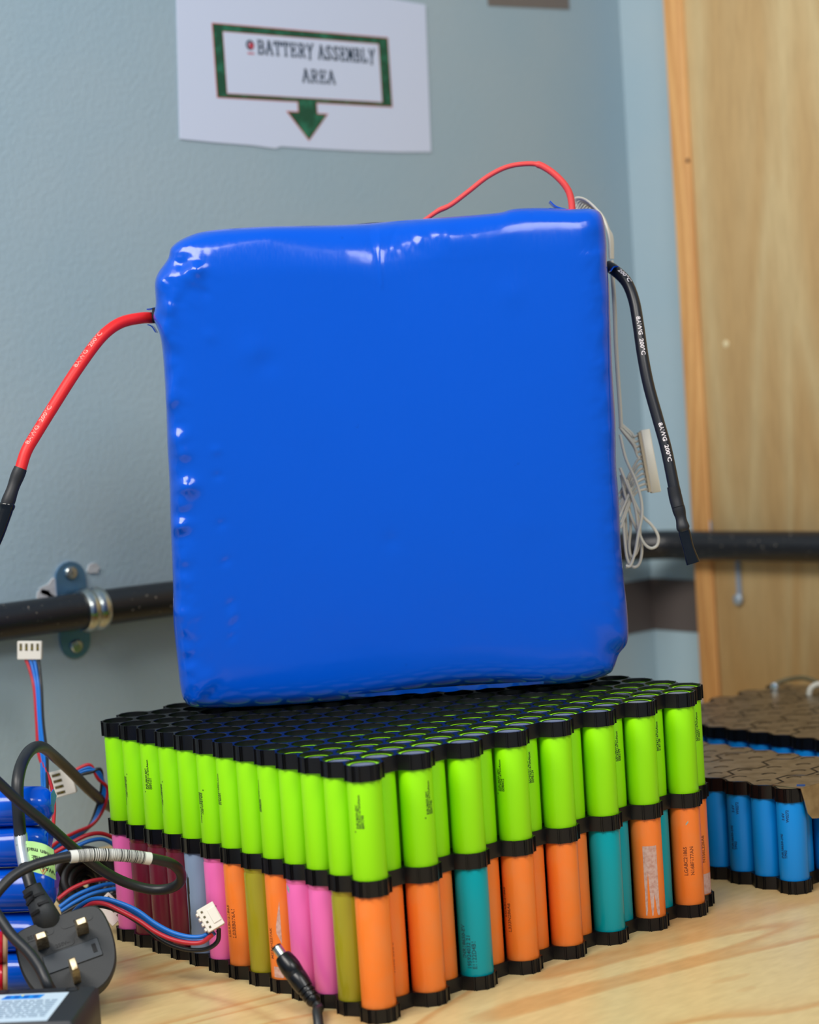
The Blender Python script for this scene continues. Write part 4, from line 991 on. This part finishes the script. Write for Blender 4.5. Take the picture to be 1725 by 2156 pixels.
# B: connector behind the stack, wires curling to the right
hB = empty('wire_harness', at(130, 1646, 1275)); tag(hB, 'four-wire harness with white connector curling beside the green corner cells', 'wire harness')
bx = (CX*.95*.28 - CY*.96).normalized(); by = bx.cross(CZ).normalized(); by = -by if by.dot(CX) > 0 else by
connector(hB, at(133, 1647, 1275), bx, by, CZ, 17, 14.5, 5.5)
for k in range(4):
    o4 = (k-1.5)
    pts = [at(152, 1640+o4*7, 1276), at(165, 1626+o4*5, 1277), at(190, 1612+(3-k)*-5+14, 1280), at(212-(3-k)*2, 1625-(k-1)*6+8, 1284), at(226-k*4, 1660, 1290), at(219-k*5, 1700, 1292), at(196-k*3, 1735+k*2, 1288), at(160-k*2, 1752+k*6, 1280), at(128, 1768+k*8, 1272), at(100, 1790+k*6, 1262)]
    b = MB(); b.tube(catmull(pts, 8), 1.2, 10); b.build(WN[k], WM[k], hB)
# C: front harness with the connector leaning on the pink cell
hC = empty('wire_harness', at(300, 1980, 1090)); tag(hC, 'four-wire harness with white connector leaning in front of the pink cell', 'wire harness')
tx_ = (CX*.50 - CY*.80 + CZ*.2).normalized(); ty_ = (CX*.72 + CY*.55 - CZ*.3); ty_ = (ty_ - tx_*ty_.dot(tx_)).normalized(); tn_ = tx_.cross(ty_)
tn_ = tn_ if tn_.dot(CZ) > 0 else -tn_
cc = at(443, 1932, 1078)
b = MB(); b.box(cc, (7.0, 5.2, 3.4), (tx_, ty_, tn_), bev=.35); c_ = b.build('connector', M_CONNW, hC)
b = MB(); b.box(cc + ty_*2.2 + tn_*3.2, (4.2, 2.4, .7), (tx_, ty_, tn_), bev=.2); b.build('latch', M_CONNW, c_)
for k in range(4):
    b = MB(); b.box(cc - ty_*3.0 + tn_*3.45 + tx_*(k-1.5)*3.1, (.62, .62, .1), (tx_, ty_, tn_)); b.build('contact_slot', M_SLOT, c_)
    b = MB(); b.box(cc - ty_*5.4 + tx_*((k-1.5)*3.1), (.8, .9, 3.0), (tx_, ty_, tn_)); b.build('key_rib', M_CONNW, c_)
CW = [([(448, 1962), (425, 1972), (395, 1972), (360, 1962), (325, 1943), (290, 1918), (255, 1902), (218, 1892), (190, 1895), (165, 1910), (150, 1928), (140, 1950)], M_BLUEW, 'blue_wire', 0),
      ([(452, 1964), (432, 1978), (400, 1980), (362, 1970), (328, 1952), (292, 1927), (258, 1908), (220, 1897), (194, 1900), (168, 1914), (154, 1934), (146, 1955)], M_BLUEW, 'blue_wire', 5),
      ([(447, 1968), (425, 1984), (395, 1985), (360, 1977), (326, 1961), (292, 1938), (258, 1920), (224, 1904), (196, 1902), (176, 1914), (162, 1930), (152, 1955)], M_REDW, 'red_wire', -3),
      ([(461, 1955), (458, 1982), (435, 1998), (400, 2000), (362, 1990), (330, 1972), (300, 1948), (262, 1924), (226, 1910), (200, 1908), (180, 1918), (168, 1935)], M_BLACKW, 'black_wire', 6)]
for pts, m, nm, dd in CW:
    n = len(pts); w = catmull([at(x, y, 1078 + dd + 45*(i/(n-1)) - 10*math.sin(math.pi*i/(n-1))) for i, (x, y) in enumerate(pts)], 8)
    b = MB(); b.tube(w, 1.3, 10); b.build(nm, m, hC)
# D: pale connector and wires in the shade behind
hD = empty('wire_harness', at(225, 1915, 1200)); tag(hD, 'dim wire bundle with pale connector in the shade left of the cells', 'wire harness')
dx_ = (CX*.7 - CY*.7).normalized(); dy_ = (CX*.7 + CY*.7 - CZ*.4); dy_ = (dy_ - dx_*dy_.dot(dx_)).normalized(); dn_ = dx_.cross(dy_); dn_ = dn_ if dn_.dot(CZ) > 0 else -dn_
connector(hD, at(232, 1915, 1205), dx_, dy_, dn_, 17, 13, 5)
for pts, m, nm in (([(115, 1795), (150, 1775), (185, 1758), (215, 1755), (245, 1768), (262, 1790)], M_REDW, 'red_wire'), ([(118, 1802), (155, 1785), (190, 1770), (220, 1768), (245, 1785), (258, 1812)], M_BLUEW, 'blue_wire'),
                   ([(122, 1893), (150, 1872), (185, 1857), (220, 1851), (262, 1850)], M_REDW, 'red_wire'), ([(125, 1910), (155, 1888), (190, 1872), (225, 1862), (262, 1860)], M_BLUEW, 'blue_wire'), ([(128, 1918), (160, 1898), (200, 1880), (262, 1868)], M_BLUEW, 'blue_wire'), ([(130, 1925), (165, 1905), (205, 1892), (262, 1880)], M_BLACKW, 'black_wire')):
    b = MB(); b.tube(catmull([at(x, y, 1215+i*5) for i, (x, y) in enumerate(pts)], 8), 1.3, 10); b.build(nm, m, hD)

# made-up coil of black cable, added to darken the shadowed gap
coil = empty('shade_filler_coil', hit(180, 1930, 2, 0)); tag(coil, 'made-up dark cable coil filling the shaded gap behind the power lead', 'cable')
pts = []
for k in range(9*14+1):
    a = 2*math.pi*k/14; lp_ = k/14
    fr_ = 1 - .085*lp_; rx, ry = 66*fr_ + 4*math.sin(lp_*2.3), 62*fr_ + 4*math.sin(lp_*1.7+1)
    pts.append(at(178 + rx*math.cos(a) + 4*math.sin(lp_*3.1), 1852 + (7 if lp_ > 4 else 0) + ry*math.sin(a), 1246 + 2.2*lp_ + 10*math.cos(a+.5)))
b = MB(); b.tube(catmull(pts, 3), 3.4, 10); b.build('cord', M_CORD, coil)

# barrel plug in front of the pink cells
bar = empty('barrel_plug', at(640, 2060, 1025)); tag(bar, 'black barrel power plug with steel tip leaning against the pink cells', 'plug')
T0, T1, T2, T3 = at(582, 1993, 1040), at(600, 2016, 1036), at(648, 2086, 1026), at(662, 2112, 1022)
dirb = (T2-T1).normalized()
b = MB(); b.lathe(T0, dirb, [(1.2, .6), (1.4, 0), (2.75, 0), (2.75, .9)], 18, False, False); b.build('tip_insulator', M_BLACKP, bar)
b = MB(); b.lathe(T0 + dirb*.9, dirb, [(2.75, 0), (2.75, 9.5)], 18); b.build('barrel', M_ZINC, bar)
LB = (T3-T1).length
prof = [(2.8, 6.2), (4.4, 6.6), (4.9, 8), (5.4, 11), (5.6, 14), (5.3, 18), (5.15, 18.2), (5.3, 18.6), (5.15, 19), (5.3, 19.4), (5.15, 19.8), (5.3, 20.2), (5.2, 24), (4.9, 27), (4.7, 28.5), (4.0, 28.8), (4.0, 29.6), (4.6, 29.9), (4.5, 31.2), (3.9, 31.5), (3.9, 32.2), (4.4, 32.5), (4.3, 34), (3.6, 34.3), (3.6, 35), (4.0, 35.3), (3.8, 37), (3.0, 38)]
b = MB(); b.lathe(T0, dirb, prof, 22); b.build('grip', M_BLACKP, bar)
e = T0 + dirb*36.5
b = MB(); b.tube(catmull([e, e + dirb*5, at(668, 2130, 1012), at(671, 2165, 1004), at(668, 2230, 996), at(640, 2330, 985)], 8), 2.7, 14); b.build('cord', M_CORD, bar)
